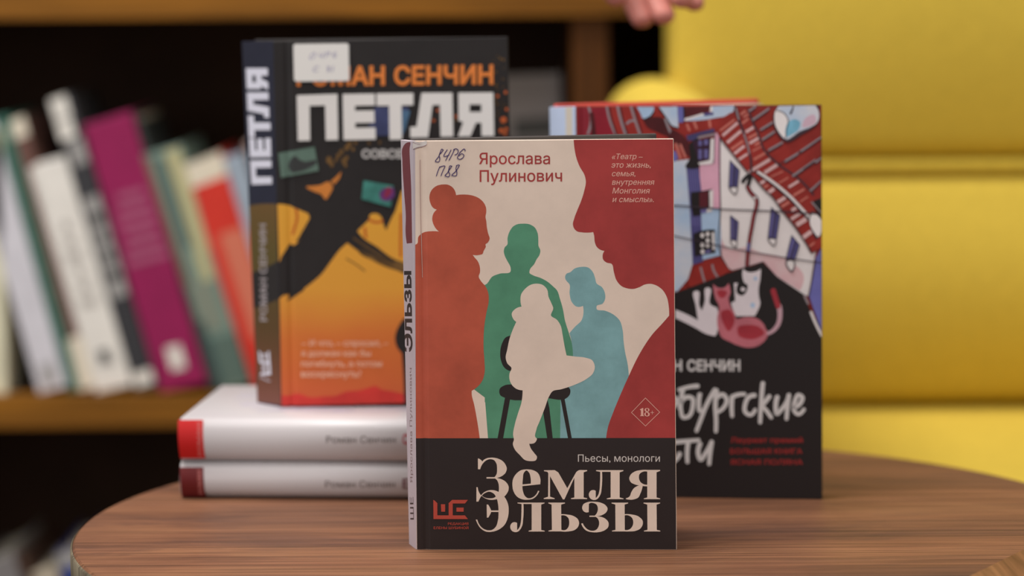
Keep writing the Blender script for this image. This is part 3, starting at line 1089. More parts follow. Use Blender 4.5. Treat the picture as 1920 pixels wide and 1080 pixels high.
F.poly(k_title, [(893, 385, 1), (893, 330), (860, 255), (800, 220), (715, 208), (640, 220), (575, 270), (535, 340), (528, 410), (545, 500), (590, 565), (660, 600), (730, 605), (800, 590), (855, 540), (880, 490, 1), (862, 487, 1), (838, 535), (790, 575), (735, 585), (695, 560), (668, 500), (659, 427, 1), (893, 403, 1)],
       holes=([(660, 405, 1), (665, 330), (680, 250), (712, 222), (745, 250), (766, 320), (768, 395, 1)],), T=t1)
F.hard(k_title, [(997, 245), (1020, 275), (1020, 565), (1080, 585), (1080, 596), (938, 596), (938, 585), (995, 565)], T=t1)
F.poly(k_title, [(940, 220, 1), (1080, 218, 1), (1128, 248, 1), (1250, 462, 1), (1207, 600, 1), (1187, 600, 1), (1015, 288, 1), (985, 240, 1), (942, 232, 1)], T=t1)
F.poly(k_title, [(215, 218, 1), (120, 216, 1), (95, 226), (70, 248, 1), (-45, 455, 1), (-95, 580, 1), (-82, 600, 1), (48, 318, 1), (48, 575, 1), (5, 585, 1), (5, 596, 1), (215, 596, 1), (215, 585, 1), (170, 575, 1), (170, 246, 1), (215, 230, 1)], T=t2)
F.hard(k_title, [(332, 218), (688, 218), (688, 230), (640, 246), (640, 575), (690, 588), (690, 597), (472, 597), (472, 588), (522, 575), (522, 240), (385, 240), (332, 230)], T=t2)
LEG_L = [(385, 236, 1), (410, 236, 1), (405, 450), (395, 520), (370, 570), (340, 600), (310, 608), (265, 595), (240, 560), (240, 520), (265, 485), (300, 478), (327, 488, 1), (328, 583, 1), (360, 540), (376, 480), (383, 380)]
F.poly(k_title, LEG_L, T=t2)
F.hard(k_title, [(1000, 215), (1168, 215), (1168, 228), (1122, 246), (1122, 575), (1170, 588), (1170, 597), (955, 597), (955, 588), (1000, 575)], T=t2)
F.poly(k_title, [(1001, 215, 1), (920, 217), (840, 235), (785, 275), (765, 325), (785, 375), (840, 405), (905, 420), (1001, 430, 1), (1001, 408, 1), (950, 400), (910, 370), (892, 320), (900, 270), (930, 245), (1001, 237, 1)], T=t2)
F.poly(k_title, [(940, 415, 1), (880, 422), (830, 450), (790, 510), (770, 560), (722, 585, 1), (722, 596, 1), (840, 596), (880, 578), (912, 520), (940, 430, 1)], T=t2)
F.hard(k_title, [(595, 642), (948, 642), (948, 652), (905, 667), (905, 1000), (950, 1010), (950, 1020), (740, 1020), (740, 1010), (780, 1000), (780, 660), (645, 660), (595, 652)], T=t1)
F.poly(k_title, [(x * 0.9995 + 262.5, y + 420) + tuple(c) for x, y, *c in LEG_L], T=t1)
F.hard(k_title, [(998, 642), (1215, 642), (1215, 652), (1165, 668), (1168, 1018), (1000, 1018), (1000, 1008), (1045, 998), (1040, 668), (998, 652)], T=t1)
F.poly(k_title, [(-126, 793, 1), (-50, 797), (40, 818), (95, 860), (110, 905), (95, 960), (50, 1000), (-20, 1017), (-126, 1018, 1), (-126, 995, 1), (-62, 996), (-30, 960), (-19, 900), (-30, 845), (-65, 814), (-126, 810, 1)], T=t2)
F.poly(k_title, [(236, 766, 1), (200, 770), (165, 750), (150, 710), (165, 665), (215, 637), (300, 630), (400, 645), (460, 680), (482, 720), (470, 760), (420, 800), (345, 818, 1), (312, 814, 1), (345, 772), (355, 720), (340, 670), (300, 648), (262, 645), (238, 660, 1)], T=t2)
F.hard(k_title, [(245, 812), (345, 812), (345, 828), (245, 828)], T=t2)
F.poly(k_title, [(305, 820, 1), (380, 824), (450, 850), (495, 905), (490, 960), (440, 1005), (360, 1028), (280, 1028), (200, 1005), (155, 955), (138, 915, 1), (158, 910, 1), (178, 948), (220, 990), (285, 1010), (335, 995), (365, 950), (372, 900), (352, 848)], T=t2)
F.hard(k_title, [(535, 642), (750, 642), (750, 652), (705, 667), (707, 1018), (540, 1018), (540, 1008), (585, 998), (583, 667), (535, 652)], T=t2)
F.poly(k_title, [(705, 793, 1), (800, 797), (890, 825), (940, 880), (942, 920), (915, 975), (850, 1010), (770, 1018), (705, 1018, 1), (705, 998, 1), (762, 994), (800, 960), (817, 890), (800, 840), (765, 813), (705, 808, 1)], T=t2)
F.hard(k_title, [(952, 642), (1168, 642), (1168, 652), (1122, 667), (1125, 998), (1170, 1008), (1170, 1018), (957, 1018), (957, 1008), (1003, 998), (1000, 667), (952, 652)], T=t2)
# publisher's mark
t3 = Z(800, 925, 14.4)
F.hard(k_logo, LOGO, T=t3)
for q in LOGO_DOTS:
    F.hard(k_logo, q, T=t3)
F.text(k_logo, 'РЕДАКЦИЯ', 575, 1128, 846, cap=62, offset=0.012, T=t3)
F.text(k_logo, 'ЕЛЕНЫ ШУБИНОЙ', 190, 1130, 960, cap=66, offset=0.012, T=t3)
# shelf mark written in ballpoint
t4 = Z(800, 260, 12.71)
for st in ([(395, 270), (365, 248), (330, 310), (290, 420), (212, 545), (290, 550), (315, 470), (300, 390), (355, 325), (397, 268)],
           [(490, 265), (420, 422), (535, 385)], [(582, 268), (520, 390), (455, 515)], [(662, 265), (600, 390), (535, 512)],
           [(640, 268), (700, 238), (752, 280), (740, 345), (675, 385)],
           [(920, 292), (900, 245), (830, 290), (760, 390), (735, 455), (775, 492), (850, 465), (890, 400), (850, 358), (775, 405)],
           [(235, 885), (275, 760), (315, 668)], [(312, 680), (370, 655), (432, 648), (390, 760), (345, 880)],
           [(600, 655), (560, 645), (532, 730), (500, 810), (440, 878), (520, 905), (552, 870), (525, 770), (570, 700), (602, 652)],
           [(710, 640), (780, 628), (745, 700), (690, 780), (600, 872), (710, 875), (722, 800), (700, 720), (718, 645)]):
    F.stroke(k_pen, st, 19, T=t4)
# rubbed spine cap and the crease beside it
z5 = Z(740, 250, 18)
F.poly(k_lace, [(500, 255, 1), (600, 262), (720, 295), (850, 300), (960, 275), (1080, 245, 1), (1090, 350), (1000, 420), (820, 470), (640, 530), (505, 545, 1)], T=z5)
F.stroke(k_crease, [(600, 290), (720, 345), (860, 368), (960, 360)], 22, T=z5, w1=8)
F.stroke(k_crease, [(640, 525), (760, 480), (900, 455), (1080, 385)], 16, T=z5)
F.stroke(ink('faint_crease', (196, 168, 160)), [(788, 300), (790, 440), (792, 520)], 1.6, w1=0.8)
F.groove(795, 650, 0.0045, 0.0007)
F.build('front_cover', bkA)
# spine print
G.poly(k_maroon, mix(z5, [(400, 320), (520, 300), (505, 500), (515, 900), (525, 1100), (560, 1900, 1), (590, 3700, 1), (410, 3720, 1), (370, 3400), (375, 2800), (320, 2000), (260, 900), (265, 500), (330, 380)]))
k_spt = ink('spine_black', (48, 42, 44))
G.text_up(k_spt, 'Эльзы', 660, 508, 773.0, 770.5, 16.5, offset=0.03)
G.text_up(ink('spine_small', (128, 104, 104)), 'Ярослава Пулинович', 905, 690, 773.5, 771.8, 4.5)
G.text_up(k_spt, 'ШЕ', 974, 932, 776.0, 775.0, 6.5, offset=0.0)
G.build('spine', bkA)

# ================================================================== two white books lying in a stack
k_wht = mat('white_jacket', (208, 202, 203), 0.38, 0.4)
sa, sb = PZ(340, 934, TT), PZ(765, 937, TT)
su = (sb - sa)
su.z = 0
su.normalize()
sn = Vector((su.y, -su.x, 0))
L_BOOK, D_BOOK = 0.206, 0.130
z_mid, z_top = PY(400, 865, sa.y).z, PY(400, 785, sa.y).z


def lying_book(label, z0, z1_, shift, mark, mark_quad, title_c, title, base, xs, mtop):
    loc = sa + su * (L_BOOK / 2 + shift) - sn * (D_BOOK / 2)
    loc.z = z0
    b = thing('book', label, 'book', loc, 'white novels lying in a stack')
    o = sa + su * shift
    # jacket: rounded C section swept along the book
    h = z1_ - z0
    t = 0.0028
    r = 0.0045
    BUL = 0.0032

    def round_out(z):                       # the spine is a little convex
        s = max(0.0, min(1.0, z / h))
        return BUL * (1 - (2 * s - 1) ** 2)
    lower = [(D_BOOK, 0.0)] + [(r - r * math.sin(k * math.pi / 12), r - r * math.cos(k * math.pi / 12)) for k in range(7)]
    upper = [(r - r * math.cos(k * math.pi / 12), h - r + r * math.sin(k * math.pi / 12)) for k in range(7)] + [(D_BOOK, h)]
    mid = [(0.0, r + (h - 2 * r) * k / 10) for k in range(1, 10)]
    outer = lower + mid + upper
    outer = [(d - (round_out(z) if d < r + 1e-6 else 0.0), z) for d, z in outer]
    inner = [(D_BOOK, h - t), (t + 0.001, h - t), (t, h - t - 0.001), (t, t + 0.001), (t + 0.001, t), (D_BOOK, t)]
    bm = bmesh.new()

    def W(d, z, l):
        p = o + su * l - sn * d
        return Vector((p.x, p.y, z0 + z))
    ring0 = [bm.verts.new(W(d, z, 0)) for d, z in outer + inner]
    ring1 = [bm.verts.new(W(d, z, L_BOOK)) for d, z in outer + inner]
    n = len(ring0)
    for i in range(n):
        f = bm.faces.new((ring0[i], ring0[(i + 1) % n], ring1[(i + 1) % n], ring1[i]))
        f.smooth = (i < len(outer) - 1)
    bm.faces.new(ring0[::-1])
    bm.faces.new(ring1)
    bmesh.ops.recalc_face_normals(bm, faces=bm.faces[:])
    mats = [k_wht]
    Fs = Face(o + Vector((0, 0, z0 - o.z)), su, sn)
    Fs.hard(mark, mark_quad)
    xm = [(mark_quad[0][0] + mark_quad[3][0]) / 2, (mark_quad[1][0] + mark_quad[2][0]) / 2]
    xb = xm[1] - 6.0
    Fs.text_up(ink('tag_text', (196, 120, 116)), 'РОМАН', mark_quad[3][1] - 6, mark_quad[0][1] + 6, xb + 3, xb, 7, offset=0.01)
    k_nm = ink('name_grey', (112, 102, 100))
    Fs.text(k_nm, 'Роман Сенчин', xs[0], xs[1], base, cap=12.5, offset=0.006)
    Fs.text(title_c, title, 756, 756 + 11 * len(title), base + 2, cap=18, offset=0.03)
    for k in range(1, 20):
        bmesh.ops.bisect_plane(Fs.bm, geom=Fs.bm.verts[:] + Fs.bm.edges[:] + Fs.bm.faces[:], dist=1e-7, plane_co=(0, h * k / 20, 0), plane_no=(0, 1, 0))
    for v in Fs.bm.verts:
        v.co = Fs.world(v.co.x, v.co.y, v.co.z + 0.00006 + round_out(v.co.y))
    me = bpy.data.meshes.new('tmp')
    off = len(mats)
    mats += Fs.mats
    for f in Fs.bm.faces:
        f.material_index += off
    Fs.bm.to_mesh(me)
    Fs.bm.free()
    bm.from_mesh(me)
    bpy.data.meshes.remove(me)
    if mtop:
        T_ = Face(o + Vector((0, 0, z1_ - o.z)), su, Vector((0, 0, 1)))
        T_.u, T_.v, T_.n = su, -sn, Vector((0, 0, 1))
        for k in range(26):                 # short pale lavender lines on the top board
            a = random.uniform(0.012, 0.115)
            c = random.uniform(0.028, 0.11)
            q = [(a + i * 0.011, c + 0.004 * math.sin(a * 300 + i) + i * random.uniform(-0.002, 0.003)) for i in range(5)]
            T_.layer += 1
            for (x0, y0), (x1, y1) in zip(q, q[1:]):
                vs = [bm.verts.new(T_.world(x, y, 0.00003 + T_.layer * 6e-6)) for x, y in ((x0, y0), (x1, y1), (x1, y1 + 0.0016), (x0, y0 + 0.0016))]
                f = bm.faces.new(vs)
                f.material_index = len(mats)
        mats.append(mtop)
        T_.bm.free()
    obj('cover', bm, mats, b)
    bm = bmesh.new()
    add_prism(bm, [W(t + 0.0006, t + 0.0003, 0.0035), W(D_BOOK - 0.004, t + 0.0003, 0.0035), W(D_BOOK - 0.004, h - t - 0.0003, 0.0035), W(t + 0.0006, h - t - 0.0003, 0.0035)], su * (L_BOOK - 0.007))
    obj('page_block', bm, m_page, b)
    return b


lying_book('white book with a dark maroon tag lying at the bottom of the stack', TT + 0.0002, z_mid, 0.0, ink('tag_maroon', (104, 28, 30)), [(338.5, 875), (382.5, 875), (386.5, 931), (341.5, 931)],
           ink('title_maroon', (110, 56, 66)), 'Е', 912, (611, 742), None)
lying_book('white book with a bright red tag lying on the other white book', z_mid + 0.0002, z_top, 0.0, ink('tag_red', (196, 28, 28)), [(334, 787), (381, 787), (385.5, 859), (338.5, 859)],
           ink('title_rose', (176, 50, 70)), 'С', 828.5, (613, 743), ink('lavender_lines', (206, 198, 216)))

# ================================================================== the tall black and orange novel on the stack
c_black = ink('novel_black', (42, 38, 38), 0.10, 30)
c_navy = ink('novel_navy', (38, 40, 58), 0.12, 30)
c_white = ink('novel_white', (238, 234, 231))
c_or = ink('novel_orange', (238, 138, 66))
c_grad = ramp_mat('ink_novel_sunset', [(0.0, (204, 92, 48)), (0.30, (216, 118, 52)), (0.52, (230, 160, 58)), (1.0, (236, 172, 58))], 0.004, 0.125)
c_sp = ramp_mat('ink_novel_spine', [(0.0, (118, 68, 52)), (0.35, (92, 68, 36)), (0.7, (94, 80, 36)), (1.0, (116, 84, 44))], 0.004, 0.125)
c_red = ink('novel_red', (206, 54, 46), 0.12, 40)
c_dr = ink('novel_drip', (196, 92, 34))
c_ol = ink('novel_ember', (112, 82, 44), 0.3, 120)
c_em = ink('novel_spark', (196, 96, 50), 0.2, 100)
c_gg = ink('novel_screen', (98, 122, 110), 0.15, 60)
c_gd = ink('novel_screen_dark', (58, 60, 60))
c_te = ink('novel_teal', (66, 132, 122), 0.25, 120)
c_vi = ink('novel_violet', (104, 54, 118), 0.2, 120)
c_cr = ink('novel_crimson', (142, 44, 78))
c_bl = ink('novel_blue', (66, 72, 112), 0.2, 80)
c_bl2 = ink('novel_lightblue', (78, 112, 142), 0.2, 80)
c_q = ink('novel_quote', (236, 188, 160))
pq = [(512, 77.5), (952, 69), (967, 752.5), (527, 763)]
pa = PZ(527, 763, z_top + 0.0004)
bkP, F, G = stand_book('tall black and orange novel with a white sticker standing on the white stack', pq, (pa, pa + Vector((0.1, 0, 0))),
                       ((453, 78), (482, 756)), (-0.62, 0.78), 9.0, c_black, c_navy, c_black, thick=0.011)
s6, s54 = Z(500, 250, 6), Z(500, 400, 5.4)
F.poly(c_grad, [(520, 383, 1), (541, 385), (555, 391), (577, 400, 1), (581, 411), (574, 428), (561, 452), (537, 470), (523.5, 492, 1)])
F.poly(c_grad, [(524, 559.5, 1), (550, 540, 1), (542, 556), (546, 561, 1), (561, 548), (581, 533), (600, 517), (620, 491), (637, 468.5), (651, 456, 1), (659, 459), (678, 478), (702, 489), (722, 496), (744, 507), (759, 513), (860, 540, 1), (962, 600, 1), (966.2, 750, 1), (527.3, 760.5, 1)])
F.poly(c_grad, [(670, 433, 1), (693, 411, 1), (693, 404), (705, 400), (715, 407), (718, 418), (724, 432, 1), (730, 418), (736, 405, 1), (740, 398), (745, 383), (753, 358, 1), (780, 346, 1), (860, 400, 1), (860, 520, 1), (757, 493, 1), (731, 481), (707, 463), (681, 446)])
F.poly(c_red, [(527, 741, 1), (540, 742), (557, 738), (582, 745), (610, 743), (630, 742), (647, 735), (673, 732), (688, 728), (705, 724), (715, 730), (732, 733), (755, 738), (860, 742), (966, 738, 1), (966.4, 751, 1), (527.4, 761, 1)])
F.poly(c_black, [(756, 598, 1), (745, 652), (753, 662, 1), (756, 700), (758, 757, 1), (860, 754, 1), (860, 560, 1)])
for st in ([(555, 393), (557, 410), (553, 425), (549, 438)], [(693, 412), (705, 417), (717, 414)], [(684, 428), (686, 445)], [(752, 402), (751, 450), (751, 480)]):
    F.stroke(c_dr, st, 4.5)
for st in ([(655, 455), (680, 472), (715, 492), (757, 505)], [(665, 446), (690, 462), (725, 484), (757, 497)]):
    F.stroke(c_ol, st, 6, w1=10)
F.stroke(c_black, [(664, 440), (690, 458), (716, 476), (738, 490)], 9, w1=4)
F.stroke(c_black, [(655, 452), (672, 466), (690, 478)], 7, w1=2)
for (x, y, x2, y2) in ((565, 440, 588, 405), (558, 452, 578, 425), (528, 484, 545, 462), (540, 562, 566, 541), (536, 552, 556, 538)):
    F.stroke(c_black, [(x, y), (x2, y2)], 3.5, w1=9)
F.stroke(c_ol, [(649, 485), (668, 496), (684, 508)], 2)
F.poly(ink('novel_shard', (214, 132, 58), 0.12, 120), [(574, 351), (600, 347), (617, 341), (624, 350), (619, 363), (610, 374), (603, 365), (588, 359)])
F.hard(ink('novel_shard', (214, 132, 58)), [(620, 340), (632, 330), (640, 321), (637, 334), (627, 346)])
rnd = random.Random(3)
for (x, y, r) in ((617, 300, 9), (622, 308, 7), (645, 302, 8), (650, 296, 6), (648, 310, 5), (634, 292, 6), (655, 270, 8), (667, 267, 6), (650, 277, 7), (640, 285, 7), (662, 280, 5), (692, 268, 5), (712, 267, 4), (630, 300, 5)):
    F.dot(c_ol, x, y, r * 0.6, r * 0.8)
for (x, y, r) in ((933, 180, 4), (948, 173, 4), (944, 225, 8), (940, 245, 6), (949, 242, 5), (932, 196, 3), (950, 205, 4), (947, 250, 5), (938, 110, 3), (930, 135, 3), (821, 207, 4), (813, 226, 4), (855, 218, 4), (856, 225, 3), (821, 192, 3), (930, 160, 3), (944, 112, 3), (936, 262, 5), (951, 268, 6)):
    F.dot(c_em if r > 3 else c_ol, x, y, r * 0.75)
for k in range(60):
    F.dot(c_ol, rnd.uniform(925, 951), rnd.uniform(95, 420), rnd.uniform(0.6, 1.6))
F.hard(c_gg, [(522, 287), (590, 275), (598, 320), (527, 333)])
F.poly(c_gd, mix(s6, [(240, 380), (330, 255), (365, 290), (420, 315), (565, 312), (560, 335), (490, 385), (390, 425), (270, 430)]))
F.hard(c_te, [(682, 338), (738, 348), (733, 388), (678, 373)])
F.poly(c_vi, mix(s6, [(1270, 670), (1340, 610), (1420, 610), (1440, 690), (1380, 760), (1290, 740)]))
F.poly(c_cr, mix(s6, [(1330, 650), (1370, 600), (1410, 640), (1370, 710), (1325, 730)]))
z4 = Z(440, 60, 3.552)
F.hard(c_bl, [(890, 640), (935, 500), (1160, 500), (1120, 690), (900, 690)], T=z4)
F.hard(c_bl2, [(1112, 520), (1170, 525), (1140, 640), (1112, 700)], T=z4)
PET = [([(415, 421), (685, 412), (690, 718), (608, 720), (603, 488), (500, 491), (503, 722), (422, 724)], ()),
       ([(720, 413), (933, 410), (935, 488), (802, 491), (803, 524), (930, 522), (932, 603), (804, 605), (804, 638), (938, 636), (940, 714), (726, 718)], ()),
       ([(945, 409), (1190, 406), (1190, 486), (1112, 488), (1115, 715), (1032, 717), (1028, 490), (946, 491)], ()),
       ([(1245, 405), (1450, 404), (1456, 695), (1372, 697), (1367, 485), (1318, 486), (1288, 700), (1170, 702), (1170, 632), (1212, 630)], ()),
       ([(1490, 404), (1722, 402), (1728, 692), (1645, 693), (1643, 604), (1607, 604), (1570, 694), (1487, 696), (1522, 600), (1492, 590)], ([(1565, 482), (1642, 482), (1643, 532), (1565, 532)],))]
for L, H in PET:
    F.hard(c_white, L, H, T=z4)
F.text(c_or, 'РОМАН', 556.5, 722, 160, cap=34, offset=0.035, base1=158.5)
F.text(c_or, 'СЕНЧИН', 739, 925, 158.5, cap=34, offset=0.035, base1=156.5)
F.text(ink('novel_grey', (190, 186, 184)), 'СОВСЕМ', 678, 776, 296, cap=15.5, offset=0.05)
for s, xa, xb, yb_ in (('– И что, – спросил, –', 566, 728, 648.5), ('я должен как бы', 565, 695, 667.5), ('погибнуть, а потом', 565, 716, 687), ('воскреснуть?', 565, 677, 706.5)):
    F.text(c_q, s, xa, xb, yb_, offset=0.012)
F.poly(c_black, mix(Z(540, 600, 6), [(720, 968), (790, 955), (860, 950), (950, 955), (1040, 962, 1), (860, 990)]))
F.groove(543, 420, 0.005, 0.0010)
F.build('front_cover', bkP)
# library sticker
St = Face(pa, Vector((1, 0, 0)), Vector((0, -1, 0)))
St.o = St.o + St.n * 0.0022
k_st = mat('sticker_paper', (242, 239, 235), 0.6, 0.3)
s49 = Z(450, 60, 4.908)
cs = [(490, 125), (505, 110), (985, 104), (1000, 118), (1006, 435), (992, 450), (515, 455), (498, 440)]
k = St.mi(k_st)
add_prism(St.bm, [Vector((*St.uv(*s49(*p)), -0.0002)) for p in cs], Vector((0, 0, 0.0002)), k)
k_lp = ink('faded_pen', (186, 182, 204))
for st in ([(690, 190), (650, 215), (640, 245), (680, 235), (690, 195)], [(735, 195), (728, 220), (765, 212)], [(775, 190), (755, 240)], [(800, 185), (785, 235)], [(800, 190), (830, 190), (805, 215)], [(885, 185), (855, 210), (870, 235), (885, 215), (860, 212)],
           [(725, 320), (690, 325), (675, 355), (715, 360)], [(800, 320), (830, 325), (805, 340), (830, 350), (800, 365)], [(860, 315), (850, 365)]):
    St.stroke(k_lp, st, 10, T=s49)
St.build('sticker', bkP, label='white library sticker')
# spine
G.poly(c_sp, [(466, 386, 1), (500, 382), (519.5, 383, 1), (526.5, 760, 1), (482.5, 753, 1)])
G.poly(c_black, [(470.5, 512, 1), (490, 505), (523, 488, 1), (524.3, 560, 1), (495, 572), (474, 578, 1)])
q0, q1, q2, q3 = (469.5, 346), (461.5, 127), (506, 128), (510, 346)


def up_map(x, y):
    a, b = (x - 415) / 1313.0, (y - 404) / 318.0
    return (q0[0] + (q1[0] - q0[0]) * a) * (1 - b) + (q3[0] + (q2[0] - q3[0]) * a) * b, (q0[1] + (q1[1] - q0[1]) * a) * (1 - b) + (q3[1] + (q2[1] - q3[1]) * a) * b


c_sw = ink('novel_spine_white', (232, 232, 246))
for L, H in PET:
    G.hard(c_sw, L, H, T=up_map)
G.text_up(ink('novel_spine_name', (176, 166, 168)), 'РОМАН СЕНЧИН', 602, 420, 501, 499, 12.5, offset=0.02)


def logo_map(x, y):
    a, b = (x - 180) / 940.0, (y - 172) / 518.0
    return 485 + 20 * b + 3 * (1 - a), 703 - 46 * a


G.hard(c_sw, LOGO, T=logo_map)
for q in LOGO_DOTS:
    G.hard(c_sw, q, T=logo_map)
for x in (490, 496, 502):
    G.stroke(c_sw, [(x - 2.5, 708 + (x - 490) * 0.5), (x + 5, 708 + (x - 490) * 0.5)], 1.2, cap=False)
G.build('spine', bkP)

# ================================================================== the book with red roofs at the right
r_red = ink('roof_red', (150, 44, 38), 0.22, 30)
r_crim = ink('roof_crimson', (142, 30, 46), 0.15, 30)
r_wine = ink('roof_wine', (84, 28, 32), 0.25, 50)
r_br = ink('roof_bright', (186, 58, 40), 0.15, 40)
r_wall = ink('plaster', (240, 232, 232), 0.05, 30)
r_pinkw = ink('plaster_pink', (226, 180, 186), 0.10, 30, c2=(226, 210, 210))
r_pink = ink('wall_pink', (228, 172, 194), 0.08, 40)
r_lb = ink('light_blue', (176, 202, 232), 0.10, 40)
r_lb2 = ink('pale_to_blue', (218, 216, 222), 0.0, 22, c2=(172, 198, 228))
r_pur = ink('shutter_purple', (78, 74, 126), 0.15, 60)
r_pl = ink('shutter_lilac', (112, 106, 164), 0.1, 60)
r_vio = ink('violet_strip', (112, 112, 182), 0.14, 40)
r_blk = ink('drawing_black', (36, 30, 32))
r_ln = ink('drawing_line', (62, 50, 60))
r_st = ink('stripe_pale', (222, 184, 184), 0.08, 60)
r_or = ink('stripe_salmon', (204, 118, 106), 0.08, 60)
r_wh = ink('drawing_white', (234, 227, 227))
r_gr = ink('drawing_grey', (150, 136, 142))
r_dk = ink('cover_black', (36, 31, 32))
r_cat = ink('cat_white', (230, 220, 226), 0.05, 40)
r_cr = ink('cat_rose', (196, 112, 124), 0.12, 60)
r_cc = ink('cat_core', (168, 52, 64), 0.15, 60)
r_tl = ink('cat_tail', (202, 164, 176))
r_tx = ink('script_white', (218, 214, 214))
r_rt = ink('red_small', (160, 46, 46))
r_tb = ink('turquoise', (120, 178, 204), 0.2, 60)
rq = [(1079, 200), (1540.5, 196.5), (1542, 935.5), (1089, 930)]
bkR, F, G = stand_book('black book with red roofs and two painted cats standing at the right', rq, (PZ(1089, 930, TT), PZ(1541, 936, TT)),
                       ((1030, 201), (1042, 926)), (-0.50, 0.86), 33.0, r_dk, ink('spine_sky', (196, 212, 240), 0.05, 40), ink('back_red', (206, 80, 72)), thick=0.0105)
R1, R2, R3, R4, R5 = Z(1260, 190, 6), Z(1260, 340, 6), Z(1020, 180, 7.3846), Z(1260, 490, 6), Z(1260, 690, 5.4)
F.hard(r_red, [(1079.5, 200.4), (1540, 197), (1541.3, 600), (1300, 600), (1083, 600)])
F.hard(r_crim, [(470, 165), (870, 165), (990, 540), (1000, 1200), (490, 1200)], T=R3)
# left roof ribs
for st, m_, wd in (([(620, 160), (645, 260), (610, 520)], r_gr, 34), ([(870, 150), (900, 300), (985, 520)], r_gr, 30), ([(1020, 150), (1060, 320), (1125, 520)], r_gr, 36), ([(1205, 150), (1260, 330), (1325, 520)], r_gr, 34), ([(1150, 380), (1200, 345), (1260, 345)], r_gr, 34)):
    F.stroke(m_, st, wd, T=R3)
for st, wd in (([(660, 250), (680, 400), (690, 540)], 60), ([(905, 160), (945, 340), (1010, 540)], 22), ([(1060, 160), (1100, 340), (1160, 540)], 20), ([(1245, 160), (1300, 330), (1360, 520)], 18)):
    F.stroke(r_wine, st, wd, T=R3)
F.poly(r_wine, [(1380, 330), (1560, 290), (1640, 300), (1700, 400), (1900, 560), (1850, 640), (1700, 560), (1560, 500), (1420, 420)], T=R3)
F.poly(r_lb, [(1285, 150, 1), (1520, 150, 1), (1505, 240), (1440, 290), (1375, 312), (1330, 230)], T=R3)
F.stroke(r_blk, [(1520, 220), (1450, 300), (1370, 325)], 22, T=R3)
F.poly(r_lb2, [(1595, 150, 1), (1840, 150, 1), (1855, 430, 1), (1760, 400), (1690, 290), (1640, 220)], T=R3)
F.stroke(r_blk, [(1855, 445), (1765, 415), (1700, 320), (1600, 180)], 22, T=R3)
F.stroke(r_gr, [(1680, 320), (1720, 430), (1790, 580), (1850, 680)], 34, T=R3)
F.hard(r_vio, [(1850, 150), (1910, 150), (1915, 370), (1860, 370)], T=R3)
F.hard(r_lb2, [(0, 58), (60, 58), (72, 300), (0, 255)], T=R1)
F.hard(r_vio, [(66, 60), (124, 60), (132, 232), (84, 240)], T=R1)
F.hard(r_blk, [(124, 60), (145, 60), (150, 220), (132, 232)], T=R1)
F.hard(r_wine, [(140, 66), (425, 58), (400, 165), (150, 180)], T=R1)
F.hard(r_wh, [(430, 56), (460, 56), (455, 130), (425, 120)], T=R1)
F.poly(r_lb2, [(458, 55, 1), (700, 42, 1), (690, 110), (620, 160), (500, 185), (300, 215), (140, 220, 1), (150, 190, 1), (350, 140, 1), (455, 160, 1)], T=R1)
F.hard(r_pur, [(345, 135), (460, 118), (470, 152), (370, 168)], T=R1)
F.stroke(r_wh, [(150, 205), (250, 175), (345, 145)], 24, T=R1)
F.poly(r_red, [(80, 280), (180, 250), (440, 215), (560, 185), (690, 130), (700, 190), (520, 330), (300, 330), (140, 380)], T=R1)
for st in ([(170, 262), (195, 325)], [(250, 235), (275, 300)], [(420, 215), (430, 285)]):
    F.stroke(r_or, st, 26, T=R1)
F.poly(r_wine, [(0, 330), (90, 360), (180, 450), (240, 540), (210, 620), (120, 560), (30, 470), (-20, 470)], T=R1)
for st in ([(45, 480), (95, 640)], [(95, 490), (150, 625)]):
    F.stroke(r_or, st, 26, T=R1)
F.hard(r_vio, [(-20, 560), (40, 560), (70, 640), (20, 690), (-20, 690)], T=R1)
# walls
F.poly(r_lb2, mix(R1, [(-30, 690, 1), (60, 668, 1), (195, 650, 1), (165, 720, 1), (185, 1000, 1)]) + mix(R2, [(200, 300, 1), (232, 930, 1), (180, 1100, 1), (60, 1240, 1), (-30, 1240, 1)]))
F.poly(r_wall, mix(R1, [(535, 420, 1), (620, 510), (750, 670), (850, 790), (920, 850), (1050, 1000)]) + mix(R2, [(1110, 150), (1250, 340), (1400, 530), (1500, 680), (1575, 805), (1620, 780, 1), (1600, 880, 1), (1560, 1140, 1), (1530, 1290, 1), (1480, 1270, 1), (1180, 1070, 1), (1030, 900, 1), (800, 970, 1), (680, 1000, 1), (640, 980, 1), (560, 840, 1), (545, 300, 1)]))
F.poly(r_pinkw, mix(R2, [(556, 640, 1), (640, 760), (850, 740), (1000, 800), (1200, 840), (1330, 900), (1480, 1060), (1440, 1230, 1), (1180, 1070, 1), (1030, 900, 1), (800, 970, 1), (680, 1000, 1), (640, 980, 1), (560, 840, 1)]))
F.poly(r_pink, mix(R1, [(310, 720, 1), (460, 700, 1), (478, 360, 1), (520, 345, 1), (548, 420, 1), (545, 1000, 1)]) + mix(R2, [(545, 300, 1), (470, 300, 1), (320, 300, 1)]))
F.poly(r_lb, mix(R2, [(318, 370, 1), (420, 310, 1), (546, 300, 1), (552, 830, 1), (340, 885, 1)]))
F.hard(r_pur, mix(R1, [(160, 725), (300, 730), (330, 1000)]) + mix(R2, [(330, 400), (345, 885), (360, 900), (232, 940), (200, 300)]))
for x in (200, 225, 250, 275, 300):
    F.stroke(r_pl, [R1(x - 12, 750), R1(x + 5, 1000), R2(x + 25, 500)], 1.3, cap=False)
F.stroke(r_ln, [R1(538, 410), R1(535, 700), R2(545, 300), R2(550, 830), R2(590, 920), R2(650, 1000)], 2.6)
F.stroke(r_ln, [R1(480, 370), R1(470, 690)], 1.6)
